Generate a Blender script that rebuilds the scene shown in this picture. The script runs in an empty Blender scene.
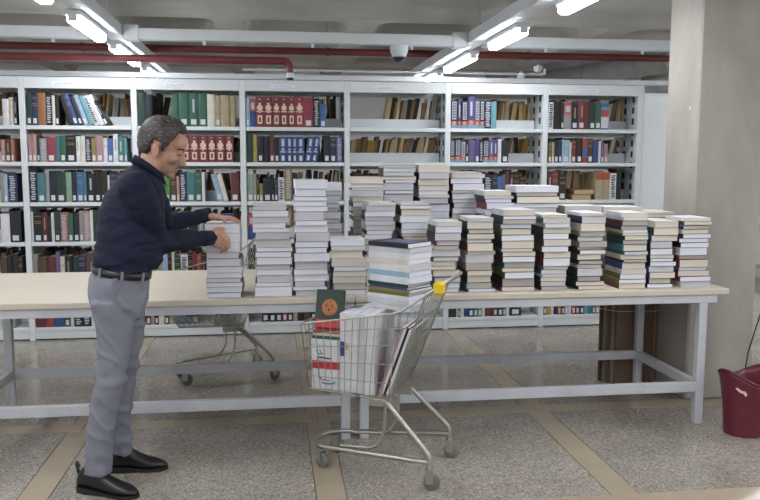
import bpy, bmesh, math, random
from mathutils import Vector, Matrix, noise
random.seed(7)
R = random.random
def U(a, b): return a + (b - a) * random.random()
scene = bpy.context.scene
COL = scene.collection

# ------------------------------------------------------------------ camera
FPX, YAW, PIT, ROLL, CH = 792.49, .1342, .1122, .0019, 1.4893
CF = Vector((math.sin(YAW)*math.cos(PIT), math.cos(YAW)*math.cos(PIT), -math.sin(PIT)))
_r = Vector((math.cos(YAW), -math.sin(YAW), 0)); _u = _r.cross(CF)
CR = _r*math.cos(ROLL) + _u*math.sin(ROLL); CU = -_r*math.sin(ROLL) + _u*math.cos(ROLL)
cd = bpy.data.cameras.new('camera'); cam = bpy.data.objects.new('camera', cd); COL.objects.link(cam)
cd.sensor_width = 36; cd.lens = FPX/760*36; cd.clip_end = 60
cam.matrix_world = Matrix(((CR.x, CU.x, -CF.x, 0), (CR.y, CU.y, -CF.y, 0), (CR.z, CU.z, -CF.z, CH), (0, 0, 0, 1)))
scene.camera = cam
def at(px, py, X=None, Y=None, Z=None):
    d = CF + CR*((px-380)/FPX) - CU*((py-250)/FPX)
    t = X/d.x if X is not None else (Y/d.y if Y is not None else (Z-CH)/d.z)
    return Vector((0, 0, CH)) + d*t

# ------------------------------------------------------------------ world, exposure
w = bpy.data.worlds.new('world'); scene.world = w; w.use_nodes = True
w.node_tree.nodes['Background'].inputs[0].default_value = (.75, .8, .85, 1)
w.node_tree.nodes['Background'].inputs[1].default_value = .35
vs = scene.view_settings; vs.view_transform = 'Standard'; vs.look = 'None'; vs.gamma = 1; vs.use_curve_mapping = False
vs.exposure = -0.5
LAMP_W = 13.0

# ------------------------------------------------------------------ materials
MATS = {}
def s2l(c):
    return tuple((v/12.92 if v <= .04045 else ((v+.055)/1.055)**2.4) for v in c)
def hexc(h): return s2l(tuple(int(h[i:i+2], 16)/255 for i in (0, 2, 4)))
def mat(name, hx, rough=.6, metal=0, var=.0, scale=8., stretch=(1, 1, 1), bump=0., bscale=60., spec=None, coord='Object', emit=0):
    if name in MATS: return MATS[name]
    m = bpy.data.materials.new(name); m.use_nodes = True; MATS[name] = m
    nt = m.node_tree; b = nt.nodes['Principled BSDF']; c = hexc(hx)
    b.inputs['Base Color'].default_value = (*c, 1); b.inputs['Roughness'].default_value = rough
    b.inputs['Metallic'].default_value = metal
    if spec is not None: b.inputs['Specular IOR Level'].default_value = spec
    if var or bump:
        tc = nt.nodes.new('ShaderNodeTexCoord'); mp = nt.nodes.new('ShaderNodeMapping'); mp.inputs['Scale'].default_value = stretch
        nt.links.new(tc.outputs[coord], mp.inputs[0])
    if var:
        n = nt.nodes.new('ShaderNodeTexNoise'); n.inputs['Scale'].default_value = scale; n.inputs['Detail'].default_value = 4
        nt.links.new(mp.outputs[0], n.inputs['Vector'])
        r = nt.nodes.new('ShaderNodeMapRange'); r.inputs[1].default_value = .3; r.inputs[2].default_value = .7
        r.inputs[3].default_value = 1-var; r.inputs[4].default_value = 1+var*.6
        nt.links.new(n.outputs[0], r.inputs[0])
        mx = nt.nodes.new('ShaderNodeVectorMath'); mx.operation = 'SCALE'; mx.inputs[0].default_value = c
        nt.links.new(r.outputs[0], mx.inputs['Scale']); nt.links.new(mx.outputs[0], b.inputs['Base Color'])
    if bump:
        n2 = nt.nodes.new('ShaderNodeTexNoise'); n2.inputs['Scale'].default_value = bscale; n2.inputs['Detail'].default_value = 5
        nt.links.new(mp.outputs[0], n2.inputs['Vector'])
        bp = nt.nodes.new('ShaderNodeBump'); bp.inputs['Strength'].default_value = bump; bp.inputs['Distance'].default_value = .01
        nt.links.new(n2.outputs[0], bp.inputs['Height']); nt.links.new(bp.outputs[0], b.inputs['Normal'])
    if emit:
        b.inputs['Emission Color'].default_value = (*c, 1); b.inputs['Emission Strength'].default_value = emit
    return m
def pagemat(name, hx):
    if name in MATS: return MATS[name]
    return mat(name, hx, .85, 0, .13, 1., (3, 3, 420), 0)
def colmat(hx, rough=.6):
    r, g, b = (int(hx[i:i+2], 16) for i in (0, 2, 4)); l = .3*r+.55*g+.15*b; k = .9 if l < 170 else .94
    hy = '%02x%02x%02x' % tuple(int(max(0, min(255, (c*.74+l*.26)*k))) for c in (r, g, b))
    return mat('cover_'+hx, hy, rough, 0, .14, 14.)

# terrazzo
def terrazzo(name, base, light, dark):
    m = bpy.data.materials.new(name); m.use_nodes = True; nt = m.node_tree; b = nt.nodes['Principled BSDF']
    tc = nt.nodes.new('ShaderNodeTexCoord')
    v = nt.nodes.new('ShaderNodeTexVoronoi'); v.inputs['Scale'].default_value = 125; nt.links.new(tc.outputs['Object'], v.inputs['Vector'])
    sp = nt.nodes.new('ShaderNodeSeparateColor'); nt.links.new(v.outputs['Color'], sp.inputs[0])
    cr = nt.nodes.new('ShaderNodeValToRGB'); e = cr.color_ramp.elements
    e[0].position = 0; e[0].color = (*hexc(dark), 1); e[1].position = 1; e[1].color = (*hexc(light), 1)
    k = cr.color_ramp.elements.new(.3); k.color = (*hexc(base), 1); k = cr.color_ramp.elements.new(.8); k.color = (*hexc(base), 1)
    nt.links.new(sp.outputs[0], cr.inputs[0])
    n = nt.nodes.new('ShaderNodeTexNoise'); n.inputs['Scale'].default_value = 2.2; n.inputs['Detail'].default_value = 6; nt.links.new(tc.outputs['Object'], n.inputs['Vector'])
    r = nt.nodes.new('ShaderNodeMapRange'); r.inputs[1].default_value = .3; r.inputs[2].default_value = .7; r.inputs[3].default_value = .8; r.inputs[4].default_value = 1.08
    nt.links.new(n.outputs[0], r.inputs[0])
    s = nt.nodes.new('ShaderNodeVectorMath'); s.operation = 'SCALE'; nt.links.new(cr.outputs[0], s.inputs[0]); nt.links.new(r.outputs[0], s.inputs['Scale'])
    nt.links.new(s.outputs[0], b.inputs['Base Color'])
    rr = nt.nodes.new('ShaderNodeMapRange'); rr.inputs[1].default_value = .3; rr.inputs[2].default_value = .7; rr.inputs[3].default_value = .1; rr.inputs[4].default_value = .24
    nt.links.new(n.outputs[0], rr.inputs[0]); nt.links.new(rr.outputs[0], b.inputs['Roughness'])
    return m

# ------------------------------------------------------------------ mesh helpers
class MB:
    def __init__(s): s.v = []; s.f = []; s.m = []; s.sm = []
    def add(s, vs_, fs, mi=0, smooth=False):
        o = len(s.v); s.v += [tuple(p) for p in vs_]
        for f in fs: s.f.append([i+o for i in f]); s.m.append(mi); s.sm.append(smooth)
        return s
    def hexa(s, p, mi=0):      # 8 points: bottom 0-3 ccw, top 4-7
        return s.add(p, [(3, 2, 1, 0), (4, 5, 6, 7), (0, 1, 5, 4), (1, 2, 6, 5), (2, 3, 7, 6), (3, 0, 4, 7)], mi)
    def box(s, x0, x1, y0, y1, z0, z1, mi=0):
        return s.hexa([(x0, y0, z0), (x1, y0, z0), (x1, y1, z0), (x0, y1, z0), (x0, y0, z1), (x1, y0, z1), (x1, y1, z1), (x0, y1, z1)], mi)
    def cbox(s, x0, x1, y0, y1, z0, z1, c=.003, mi=0):   # chamfered box
        bm = bmesh.new(); bmesh.ops.create_cube(bm, size=1)
        for v in bm.verts: v.co = Vector((x0 if v.co.x < 0 else x1, y0 if v.co.y < 0 else y1, z0 if v.co.z < 0 else z1))
        bmesh.ops.bevel(bm, geom=bm.edges[:], offset=c, segments=1, affect='EDGES', profile=.5)
        bm.verts.index_update(); s.add([v.co for v in bm.verts], [[v.index for v in f.verts] for f in bm.faces], mi); bm.free(); return s
    def tube(s, pts, r, n=8, mi=0, caps=True, closed=False):
        pts = [Vector(p) for p in pts]; N = len(pts); rs = r if isinstance(r, (list, tuple)) else [r]*N
        vs_ = []; prev = None
        for i, p in enumerate(pts):
            if closed: t = pts[(i+1) % N]-pts[i-1]
            else: t = pts[min(i+1, N-1)]-pts[max(i-1, 0)]
            t.normalize()
            if prev is None:
                a = Vector((0, 0, 1)) if abs(t.z) < .9 else Vector((1, 0, 0)); prev = (a - t*a.dot(t)).normalized()
            else:
                q = prev - t*prev.dot(t)
                prev = q.normalized() if q.length > 1e-6 else prev
            b = t.cross(prev)
            for k in range(n):
                an = 2*math.pi*k/n; vs_.append(p + prev*(math.cos(an)*rs[i]) + b*(math.sin(an)*rs[i]))
        fs = []
        for i in range(N if closed else N-1):
            j = (i+1) % N
            for k in range(n): fs.append((i*n+k, i*n+(k+1) % n, j*n+(k+1) % n, j*n+k))
        s.add(vs_, fs, mi, True)
        if caps and not closed:
            s.add(vs_[:n], [tuple(reversed(range(n)))], mi); s.add(vs_[-n:], [tuple(range(n))], mi)
        return s
    def lathe(s, prof, c=(0, 0, 0), n=24, mi=0, axis='z', closed=False):
        c = Vector(c); vs_ = []
        for (r, z) in prof:
            for k in range(n):
                a = 2*math.pi*k/n; p = (r*math.cos(a), r*math.sin(a), z)
                if axis == 'x': p = (z, p[0], p[1])
                if axis == 'y': p = (p[0], z, p[1])
                vs_.append(c+Vector(p))
        fs = []
        for i in range(len(prof)-1):
            for k in range(n): fs.append((i*n+k, i*n+(k+1) % n, (i+1)*n+(k+1) % n, (i+1)*n+k))
        s.add(vs_, fs, mi, True)
        if not closed:
            if prof[0][0] > 1e-4: s.add(vs_[:n], [tuple(reversed(range(n)))], mi)
            if prof[-1][0] > 1e-4: s.add(vs_[-n:], [tuple(range(n))], mi)
        return s
    def prism(s, poly, y0, y1, f=lambda x, y, z: (x, y, z), mi=0):   # poly in (x,z), extruded along y
        n = len(poly)
        vs_ = [f(x, y0, z) for x, z in poly]+[f(x, y1, z) for x, z in poly]
        return s.add(vs_, [tuple(range(n)), tuple(reversed(range(n, 2*n)))]+[(i, n+i, n+(i+1) % n, (i+1) % n) for i in range(n)], mi)
    def loft(s, rings, mi=0, smooth=True):
        n = len(rings[0]); vs_ = [p for r in rings for p in r]
        fs = [(i*n+k, i*n+(k+1) % n, (i+1)*n+(k+1) % n, (i+1)*n+k) for i in range(len(rings)-1) for k in range(n)]
        s.add(vs_, fs, mi, smooth); s.add(rings[0], [tuple(reversed(range(n)))], mi, smooth); s.add(rings[-1], [tuple(range(n))], mi, smooth)
        return s
    def mesh(s, name, mats):
        me = bpy.data.meshes.new(name); me.from_pydata(s.v, [], s.f)
        for m in (mats if isinstance(mats, (list, tuple)) else [mats]): me.materials.append(m)
        me.polygons.foreach_set('material_index', s.m); me.polygons.foreach_set('use_smooth', s.sm)
        bm = bmesh.new(); bm.from_mesh(me); bmesh.ops.recalc_face_normals(bm, faces=bm.faces); bm.to_mesh(me); bm.free()
        me.update(); return me
    def obj(s, name, mats, parent=None, loc=None):
        return link(name, s.mesh(name, mats), parent, loc)
def link(name, me, parent=None, loc=None):
    o = bpy.data.objects.new(name, me); COL.objects.link(o)
    if parent is not None: o.parent = parent
    if loc is not None: o.location = loc
    return o
def tag(o, label, cat, group=None):
    o['label'] = label; o['category'] = cat
    if group: o['group'] = group
    return o
def struct(o, label=None, cat=None):
    o['kind'] = 'structure'
    if label: o['label'] = label
    if cat: o['category'] = cat
    return o
def empty(name, loc=(0, 0, 0), rz=0, label=None, cat=None, group=None):
    o = bpy.data.objects.new(name, None); COL.objects.link(o); o.location = loc; o.rotation_euler = (0, 0, rz); o.empty_display_size = .1
    if label: tag(o, label, cat, group)
    return o
ORD = ['', 'first', 'second', 'third', 'fourth', 'fifth', 'sixth', 'seventh', 'eighth', 'ninth', 'tenth', 'eleventh', 'twelfth', 'thirteenth', 'fourteenth',
       'fifteenth', 'sixteenth', 'seventeenth', 'eighteenth', 'nineteenth', 'twentieth', 'twenty-first', 'twenty-second', 'twenty-third', 'twenty-fourth', 'twenty-fifth']

# ------------------------------------------------------------------ palette
white_steel = mat('white_painted_steel', 'd3d8dc', .6, 0, .04, 6.)
shelf_steel = mat('shelf_steel', 'cfd5d8', .42, 0, .04, 5.)
table_steel = mat('table_steel', 'b9bcc2', .45, 0, .08, 9., (1, 1, 1), .05, 90)
table_top = mat('cream_laminate', 'c2baab', .42, 0, .05, 2.2)
concrete = mat('concrete', 'a19d95', .85, 0, .22, 3.4, (1, 1, .45), .25, 24)
slabmat = mat('slab_concrete', 'b0aea8', .9, 0, .18, 1.4, (1, 1, 1), .2, 18)
redpipe = mat('red_pipe', '6b2b2c', .45, 0, .1, 6.)
chrome = mat('zinc_steel', 'a9a89e', .34, .85, .08, 20.)
darkslot = mat('dark_slot', '24262a', .8)
black = mat('black_plastic', '17181a', .5)
wallp = mat('wall_paint', 'e2e4e5', .8, 0, .05, 2.)

# ------------------------------------------------------------------ floor
tz = terrazzo('terrazzo_grey', '968f86', 'bab3a9', '6b655e')
strip = mat('beige_strip', 'a29582', .2, 0, .1, 5.)
X0, X1, Y0, Y1 = -7.0, 7.0, -4.0, 12.5
fl = MB().box(X0, X1, Y0, Y1, -.1, -.012).obj('floor', mat('grout', '6d6a66', .8)); struct(fl, 'grey terrazzo floor with beige dividing strips', 'floor')
P = 1.3135; SW = .135
sx = [-1.0715 + P*k for k in range(-5, 7)]; sy = [3.178 + P*k for k in range(-6, 8)]
def clampseg(a, b, lo, hi): return max(a, lo), min(b, hi)
pan_me = MB().cbox(-(P-SW)/2+.002, (P-SW)/2-.002, -(P-SW)/2+.002, (P-SW)/2-.002, -.011, 0, .0015).mesh('terrazzo_panel', tz)
sxm = MB().cbox(-SW/2+.001, SW/2-.001, -(P-SW)/2+.001, (P-SW)/2-.001, -.011, 0, .001).mesh('strip_lengthwise', strip)
sym = MB().cbox(-P/2+.001, P/2-.001, -SW/2+.001, SW/2-.001, -.011, 0, .001).mesh('strip_crosswise', strip)
for x in sx:
    for y in sy:
        if -4.6 < x < 5 and .4 < y < 11.5:
            link('terrazzo_panel', pan_me, fl, (x+P/2, y+P/2, 0)); link('border_strip', sxm, fl, (x, y+P/2, 0)); link('border_strip', sym, fl, (x+P/2, y, 0))
# the floor beyond the panels in view
MB().box(X0, -5.2, Y0, Y1, -.011, -.001).box(6.2, X1, Y0, Y1, -.011, -.001).box(-5.2, 6.2, Y0, .35, -.011, -.001).obj('outer_floor', tz, fl)

# ------------------------------------------------------------------ walls, ceiling, pillar
struct(MB().box(X0, X1, Y1, Y1+.1, 0, 3.4).obj('wall_back', wallp), 'pale painted wall far behind the bookcases', 'wall')
struct(MB().box(X0-.1, X0, Y0, Y1, 0, 3.4).obj('wall_left', wallp), 'pale painted side wall of the hall', 'wall')
struct(MB().box(X1, X1+.1, Y0, Y1, 0, 3.4).obj('wall_right', wallp), 'pale painted wall beyond the concrete pillar', 'wall')
struct(MB().box(X0, X1, Y0-.1, Y0, 0, 3.4).obj('wall_front', wallp), 'pale painted wall facing the bookcases', 'wall')
ZC = 2.80
YC = 7.55
ce = MB().box(X0, X1, Y0, YC, ZC, 3.4).box(X0, X1, YC, Y1, 3.22, 3.4).obj('ceiling', slabmat); struct(ce, 'coffered bare concrete ceiling', 'ceiling')
CP = 1.31; q = .14; q2 = .3
m = MB(); a = CP/2
ri = [(-a+q, -a+q, 0), (a-q, -a+q, 0), (a-q, a-q, 0), (-a+q, a-q, 0)]; ro = [(-a, -a, 0), (a, -a, 0), (a, a, 0), (-a, a, 0)]
def rrect(h, rr, z, n=4):
    out = []
    for cx, cy, a0 in ((h-rr, h-rr, 0), (-h+rr, h-rr, 90), (-h+rr, -h+rr, 180), (h-rr, -h+rr, 270)):
        for k in range(n+1):
            an = math.radians(a0+90*k/n); out.append((cx+rr*math.cos(an), cy+rr*math.sin(an), z))
    return out
rings = [rrect(a, .001, 0), rrect(a-q, .14, 0), rrect(a-q-.05, .16, .12), rrect(a-q2, .2, .33), rrect(a-q2-.12, .2, .4)]
nn = len(rings[0]); vs_ = [p for r in rings for p in r]
m.add(vs_, [(i*nn+k, i*nn+(k+1) % nn, (i+1)*nn+(k+1) % nn, (i+1)*nn+k) for i in range(len(rings)-1) for k in range(nn)], 0, False)
m.add(rings[-1], [tuple(range(nn))])
cof = m.mesh('coffer', slabmat)
for i in range(-4, 6):
    for j in range(0, 4):
        x = .25 + CP*i; y = YC + CP*(j+.5)
        if abs(x) < X1-.7: link('coffer', cof, ce, (x, y, ZC))

pil = MB().cbox(2.545, 2.985, 4.54, 4.93, 0, ZC, .012).obj('trim_1', concrete); struct(pil, 'square bare concrete pillar beside the table end', 'pillar')
# paint fleck on the pillar
f1 = at(690, 108, Y=4.539); MB().box(-.006, .006, -.002, 0, -.012, .012).obj('paint_fleck', mat('fleck', 'e8e8e4', .7), pil, f1)

# ------------------------------------------------------------------ ceiling trunking, lamps, pipes
def trunk_y(x0, x1, y0, y1, z0, z1, label):
    e = empty('cable_trunking', ((x0+x1)/2, y0, z0), 0, label, 'cable trunking', 'white cable trunking')
    MB().cbox(-(x1-x0)/2, (x1-x0)/2, 0, y1-y0, 0, z1-z0, .004).obj('channel', white_steel, e)
    for k in range(int((y1-y0)/1.5)):
        MB().tube([(0, .7+1.5*k, z1-z0-.002), (0, .7+1.5*k, ZC-z0-.001)], .005, 6).obj('hanger_rod', chrome, e)
    return e
trunk_y(-1.345, -1.2, 0, YC+3.2, 2.5, 2.59, 'white cable trunking running above the left lamp row')
trunk_y(1.685, 1.825, 0, YC+3.2, 2.5, 2.59, 'white cable trunking running above the right lamp row')
def trunk_x(y, z0, z1, d, xa, xb, label, cuts=()):
    e = empty('cable_trunking', (0, y, z0), 0, label, 'cable trunking', 'white cable trunking')
    for a_, b_ in zip([xa]+[c[1] for c in cuts], [c[0] for c in cuts]+[xb]): MB().cbox(a_, b_, 0, d, 0, z1-z0, .004).obj('channel', white_steel, e)
    return e
tx = trunk_x(6.83, 2.472, 2.562, .1, -4.28, 5.43, 'white cable trunking crossing above the bookcase fronts', ((-1.346, -1.199), (1.684, 1.826)))
for x in (-1.13, 1.615):
    MB().cbox(x-.06, x+.06, -.012, .112, -.008, .115, .004).obj('junction_box', white_steel, tx)
for x in (-3.0, -1.75, -.55, .35, 1.2, 2.4, 3.3): MB().cbox(x-.012, x+.012, .04, .06, -.03, 0, .002).obj('clip', white_steel, tx)
trunk_x(8.42, 2.322, 2.376, .08, -5, 6, 'far white cable trunking glimpsed over the bookcase tops')
t3 = empty('cable_conduit', (0, 8.62, 2.442), 0, 'thin white conduit behind the main cable trunking', 'conduit')
MB().tube([(-.3, 0, 0), (2.95, 0, 0)], .013, 8).obj('pipe', white_steel, t3)
MB().tube([(2.95, 0, 0), (3.0, 0, .01), (3.0, 0, .06)], .018, 8).obj('elbow', white_steel, t3)

tubem = mat('lit_tube', 'f8faff', .4, emit=42.0)
def lamp(x, y0, y1, side, label, group=None, warm=False):
    L = y1-y0
    e = empty('fluorescent_lamp', (x, (y0+y1)/2, 2.428), 0, label, 'lamp', group)
    MB().cbox(-.055, .055, -L/2, L/2, .035, .07, .006).obj('housing', white_steel, e)
    MB().cbox(-.042, .042, -L/2+.009, L/2-.009, -.016, .0345, .014).obj('diffuser', tubem, e)
    for s in (-1, 1):
        MB().cbox(-.03, .03, s*L/2-.008, s*L/2+.004, -.004, .05, .003).obj('end_cap', white_steel, e)
        MB().cbox(-.047, .047, s*L*.32-.012, s*L*.32+.012, -.004, .034, .003).obj('clip', white_steel, e)
    ld = bpy.data.lights.new('lamp_light', 'AREA'); ld.shape = 'RECTANGLE'; ld.size = .08; ld.size_y = L-.06; ld.energy = LAMP_W*L/1.15
    ld.color = (.97, .985, 1.0); ld.use_shadow = True
    lo = bpy.data.objects.new('lamp_light', ld); COL.objects.link(lo); lo.parent = e; lo.location = (0, 0, -.02)
    return e
for i, (a0, a1) in enumerate([(5.72, 6.62), (7.12, 8.28), (8.78, 9.85), (4.15, 5.1), (2.6, 3.7), (1.1, 2.2), (-.4, .7), (-1.9, -.8), (-3.4, -2.3)]):  # last batten is added out of view, for light from the camera side
    lamp(-1.325, a0, a1, -1, ORD[i+1] + ' lit lamp of the left row' if False else 'lit fluorescent batten under the left trunking, ' + ['just before', 'just beyond', 'second beyond', 'second before', 'third before', 'fourth before', 'fifth before', 'sixth before', 'added unseen, seventh before'][i] + ' the crossing trunk', 'left lamp row')
for i, (a0, a1) in enumerate([(5.78, 6.62), (7.26, 8.38), (8.78, 9.85), (4.05, 4.98), (2.6, 3.7), (1.1, 2.2), (-.4, .7), (-1.9, -.8), (-3.4, -2.3)]):  # last batten here too is an unseen addition, to light the pillar front
    lamp(1.845, a0, a1, 1, 'lit fluorescent batten under the right trunking, ' + ['just before', 'just beyond', 'second beyond', 'second before', 'third before', 'fourth before', 'fifth before', 'sixth before', 'added unseen, seventh before'][i] + ' the crossing trunk', 'right lamp row')

for nm_, x_ in (('added far left', -4.35), ('added far right', 5.5)):  # outer rows added to brighten the white cabinet and the pillar front
    for i, (a0, a1) in enumerate([(5.7, 6.8), (7.2, 8.3), (8.8, 9.9), (4.1, 5.2), (2.6, 3.7), (1.1, 2.2), (-.4, .7), (-1.9, -.8), (-3.4, -2.3)]):
        lamp(x_, a0, a1, 1, 'lit fluorescent batten of the %s lamp row, %s' % (nm_, ['just before the crossing trunk', 'just beyond the crossing trunk', 'second beyond the crossing trunk', 'second before the crossing trunk', 'third before the crossing trunk', 'fourth before the crossing trunk', 'fifth before the crossing trunk', 'sixth before the crossing trunk', 'seventh before the crossing trunk'][i]), nm_+' lamp row')
trunk_y(-4.41, -4.29, 0, YC+3.2, 2.5, 2.59, 'white cable trunking above the added far left lamp row')
trunk_y(5.44, 5.56, 0, YC+3.2, 2.5, 2.59, 'white cable trunking above the added far right lamp row')
rp = empty('sprinkler_pipe', (0, 8.6, 2.638), 0, 'long dark red sprinkler pipe under the ceiling', 'pipe')
MB().tube([(-5, 0, 0), (6, 0, 0)], .038, 12).obj('pipe', redpipe, rp)
for x in (-1.9, .6, 2.8): MB().lathe([(.044, -.02), (.044, .02)], (x, 0, 0), 12, axis='x').obj('clamp', redpipe, rp); MB().tube([(x, 0, .04), (x, 0, .5)], .006, 6).obj('hanger_rod', chrome, rp)
rq = empty('sprinkler_pipe', (0, 6.99, 2.337), 0, 'dark red branch pipe turning down behind the bookcase top', 'pipe')
pe = at(290, 66, Y=6.99); xe = pe.x
MB().tube([(-5, 0, 0), (xe-.06, 0, 0)]+[(xe-.06+.06*math.sin(t), 0, -.06+.06*math.cos(t)) for t in [i*math.pi/12 for i in range(1, 7)]]+[(xe, 0, -.1)], .032, 12).obj('pipe', redpipe, rq)
MB().lathe([(.034, -.14), (.034, -.1)], (xe, 0, 0), 12).obj('white_coupling', white_steel, rq)
MB().lathe([(.03, -.186), (.03, -.14)], (xe, 0, 0), 12).obj('black_nozzle', black, rq)
# smoke detectors on the thin conduit
for px, py in ((521, 76), (538, 69)):
    c = at(px, py, Y=8.62)
    d = empty('smoke_detector', c, 0, 'small white detector hanging on the thin ceiling conduit, ' + ('lower' if py > 72 else 'upper') + ' one', 'detector')
    MB().lathe([(.045, .03), (.05, .01), (.035, -.03), (.012, -.04)], (0, 0, 0), 14).obj('housing', white_steel, d)
    MB().tube([(0, 0, .03), (0, 0, max(.05, 2.442-c.z))], .012, 8).obj('stem', white_steel, d)
# security camera dome under crossing trunk
c = at(399, 45, Y=6.88); c.z = 2.4715
d = empty('security_camera', c, 0, 'white dome security camera under the crossing trunk', 'security camera')
MB().lathe([(.076, 0), (.078, -.02), (.074, -.06), (.066, -.072)], (0, 0, 0), 24).obj('housing', white_steel, d)
MB().lathe([(.06, -.07), (.055, -.1), (.038, -.128), (.012, -.14), (.0, -.141)], (0, 0, 0), 24).obj('dome', mat('smoked_dome', '2c3036', .12), d)
MB().lathe([(.061, -.07), (.064, -.085), (.058, -.1), (.062, -.084)], (0, 0, 0), 24, closed=True).obj('dome_ring', white_steel, d)
# ventilation duct
dA = at(520, 84, Y=12.2); dB = at(668, 62, Y=9.3)
ductm = mat('galvanised_duct', 'a9aaa8', .45, .1, .15, 5.)
du = empty('ventilation_duct', dA, 0, 'round galvanised ventilation duct above the last bookcase bay', 'duct')
v = dB-dA; v2 = v*1.03
MB().tube([(0, 0, 0), v2], .13, 20).obj('pipe', ductm, du)
for t in (.2, .52, .84): MB().tube([v*t-v*.012, v*t+v*.012], .137, 20).obj('joint_ring', ductm, du)
for t in (.36, .7): MB().tube([v*t+Vector((0, 0, .12)), v*t+Vector((0, 0, 3.2-(dA+v*t).z))], .006, 6).obj('hanger_rod', chrome, du)

# white cabinet behind, next to the last bay
ca = at(640.5, 150, Y=8.1); 
cb = empty('tall_cabinet', (ca.x+.02, 8.1, 0), 0, 'tall white metal cabinet behind the last bookcase bay', 'cabinet')
cz = at(650, 93, Y=8.1).z
cabm = mat('cabinet_white', 'e3e8ec', .4)
MB().cbox(0, 1.0, .022, .5, 0, cz, .004).obj('body', cabm, cb)
for k in (0, 1):
    dd = MB().cbox(.01+.492*k, .01+.488+.492*k, 0, .021, .06, cz-.03, .003).obj('door', cabm, cb)
    MB().cbox((.46 if k == 0 else .52), (.47 if k == 0 else .53), -.025, -.001, 1.0, 1.15, .003).obj('handle', chrome, dd)

# ------------------------------------------------------------------ bookcases
UX = [-2.885 + .873*k for k in range(8)]
SZ = [1.768, 1.474, 1.146, .82, .463, .108]
YS = 6.77; DEP = .52; BD = .23
BAY = ['seventh bay', 'sixth bay', 'fifth bay', 'fourth bay', 'third bay', 'second bay', 'first bay']
BAYX = [b + ' from the pillar' for b in BAY]
board_me = MB().cbox(.049, .872, 0, BD, -.032, 0, .003).mesh('shelf', shelf_steel)
strip_me = MB().cbox(.049, .872, BD+.004, BD+.012, 0, .085, .001).mesh('back_strip', shelf_steel)
rboard_me = MB().cbox(.049, .872, BD+.03, DEP-.002, -.032, 0, .003).mesh('rear_shelf', shelf_steel)
up_mb = MB().cbox(0, .047, 0, .045, 0, 2.155, .003).cbox(.012, .035, .045, DEP-.045, .1, 2.1, .002).cbox(0, .047, DEP-.045, DEP, 0, 2.155, .003)
up_me = up_mb.mesh('upright', shelf_steel)
sm = MB()
for z in [.25+.098*k for k in range(19)]:
    for yy in (.1, .26, .4): sm.box(.0085, .0117, yy, yy+.035, z, z+.055)
slot_me = sm.mesh('slots', darkslot)
lab_white = mat('label_card', 'dfe4ee', .6); ink = mat('blue_ink', '4a5f9c', .7)
for k in range(7):
    e = empty('bookcase_bay', (UX[k], YS, 0), 0, 'white steel bookcase bay, ' + BAYX[k].replace('bay ', ''), 'bookcase', 'run of white bookcases')
    o = link('upright', up_me, e); link('slots', slot_me, o)['kind'] = 'stuff'
    if k == 6: o = link('upright', up_me, e, (.873, 0, 0)); link('slots', slot_me, o)['kind'] = 'stuff'; MB().cbox(.048, .056, .0, DEP, 0, 2.155, .002).obj('end_panel', shelf_steel, o)
    h = MB().cbox(.048, .8725, 0, .02, 2.062, 2.153, .003).obj('header_panel', shelf_steel, e)
    MB().cbox(.049, .872, .021, DEP-.021, 2.14, 2.15, .002).obj('top_panel', shelf_steel, e)
    MB().cbox(.048, .8725, DEP-.02, DEP, 2.062, 2.153, .003).obj('rear_header', shelf_steel, e)
    # paper name strip with a scribble of blue writing
    cx = .36 if k != 6 else .4
    lb = MB().box(cx-.1, cx+.1, -.0022, -.0003, 2.092, 2.118).obj('name_strip', lab_white, h)
    sq = MB(); x = cx-.075
    while x < cx+.07:
        wd = U(.008, .022); zz = 2.104+U(-.003, .003)
        sq.tube([(x, -.0035, zz), (x+wd*.4, -.0035, zz-.004), (x+wd, -.0035, zz+U(0, .005))], .0016, 4); x += wd+U(.002, .008)
    sq.obj('handwriting', ink, lb)
    for i, z in enumerate(SZ):
        link('shelf', board_me, e, (0, 0, z)); link('rear_shelf', rboard_me, e, (0, 0, z))
        link('back_strip', strip_me, e, (0, 0, z))
    MB().cbox(.048, .8725, .004, .02, .012, .075, .002).obj('plinth', shelf_steel, e)
    for i in range(5): MB().cbox(.049, .872, BD+.012, BD+.028, SZ[i]-.06, SZ[i]-.034, .001).obj('cross_bar', shelf_steel, e)

# ---- book builder: x thickness, y from spine (0) to fore edge (w), z height
def book_mesh(t, wd, h, ct, inset, mats, rnd=True, f=None):
    f = f or (lambda x, y, z: (x, y, z)); m = MB()
    if rnd:
        b = min(t*.18, .006)
        out = [(0, wd), (0, b), (t*.2, b*.25), (t*.5, 0), (t*.8, b*.25), (t, b), (t, wd)]
        inn = [(t-ct, wd), (t-ct, b+ct), (ct, b+ct), (ct, wd)]
    else:
        out = [(0, wd), (0, 0), (t, 0), (t, wd)]; inn = [(t-ct, wd), (t-ct, ct), (ct, ct), (ct, wd)]
    poly = out+inn; n = len(poly)
    vs_ = [f(x, y, 0) for x, y in poly]+[f(x, y, h) for x, y in poly]
    fs = [(i, (i+1) % n, n+(i+1) % n, n+i) for i in range(n)]
    no = len(out)
    if rnd: capi = [(0, 1, 8, 7+3) if False else (0, 1, 9, 10), (1, 2, 3, 4, 5, 8, 9), (5, 6, 7, 8)]
    else: capi = [(0, 1, 6, 7), (1, 2, 5, 6), (2, 3, 4, 5)]
    for c in capi: fs.append(tuple(c)); fs.append(tuple(n+i for i in reversed(c)))
    m.add(vs_, fs)
    cov = m.mesh('book', mats[0])
    g = .0004; y0 = (min(t*.18, .006) if rnd else 0)+ct+g
    p = MB(); q_ = [f(x, y, z) for z in (inset, h-inset) for x, y in ((ct+g, y0), (t-ct-g, y0), (t-ct-g, wd-inset), (ct+g, wd-inset))]
    p.hexa(q_); pg = p.mesh('pages', mats[1])
    return cov, pg
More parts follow.
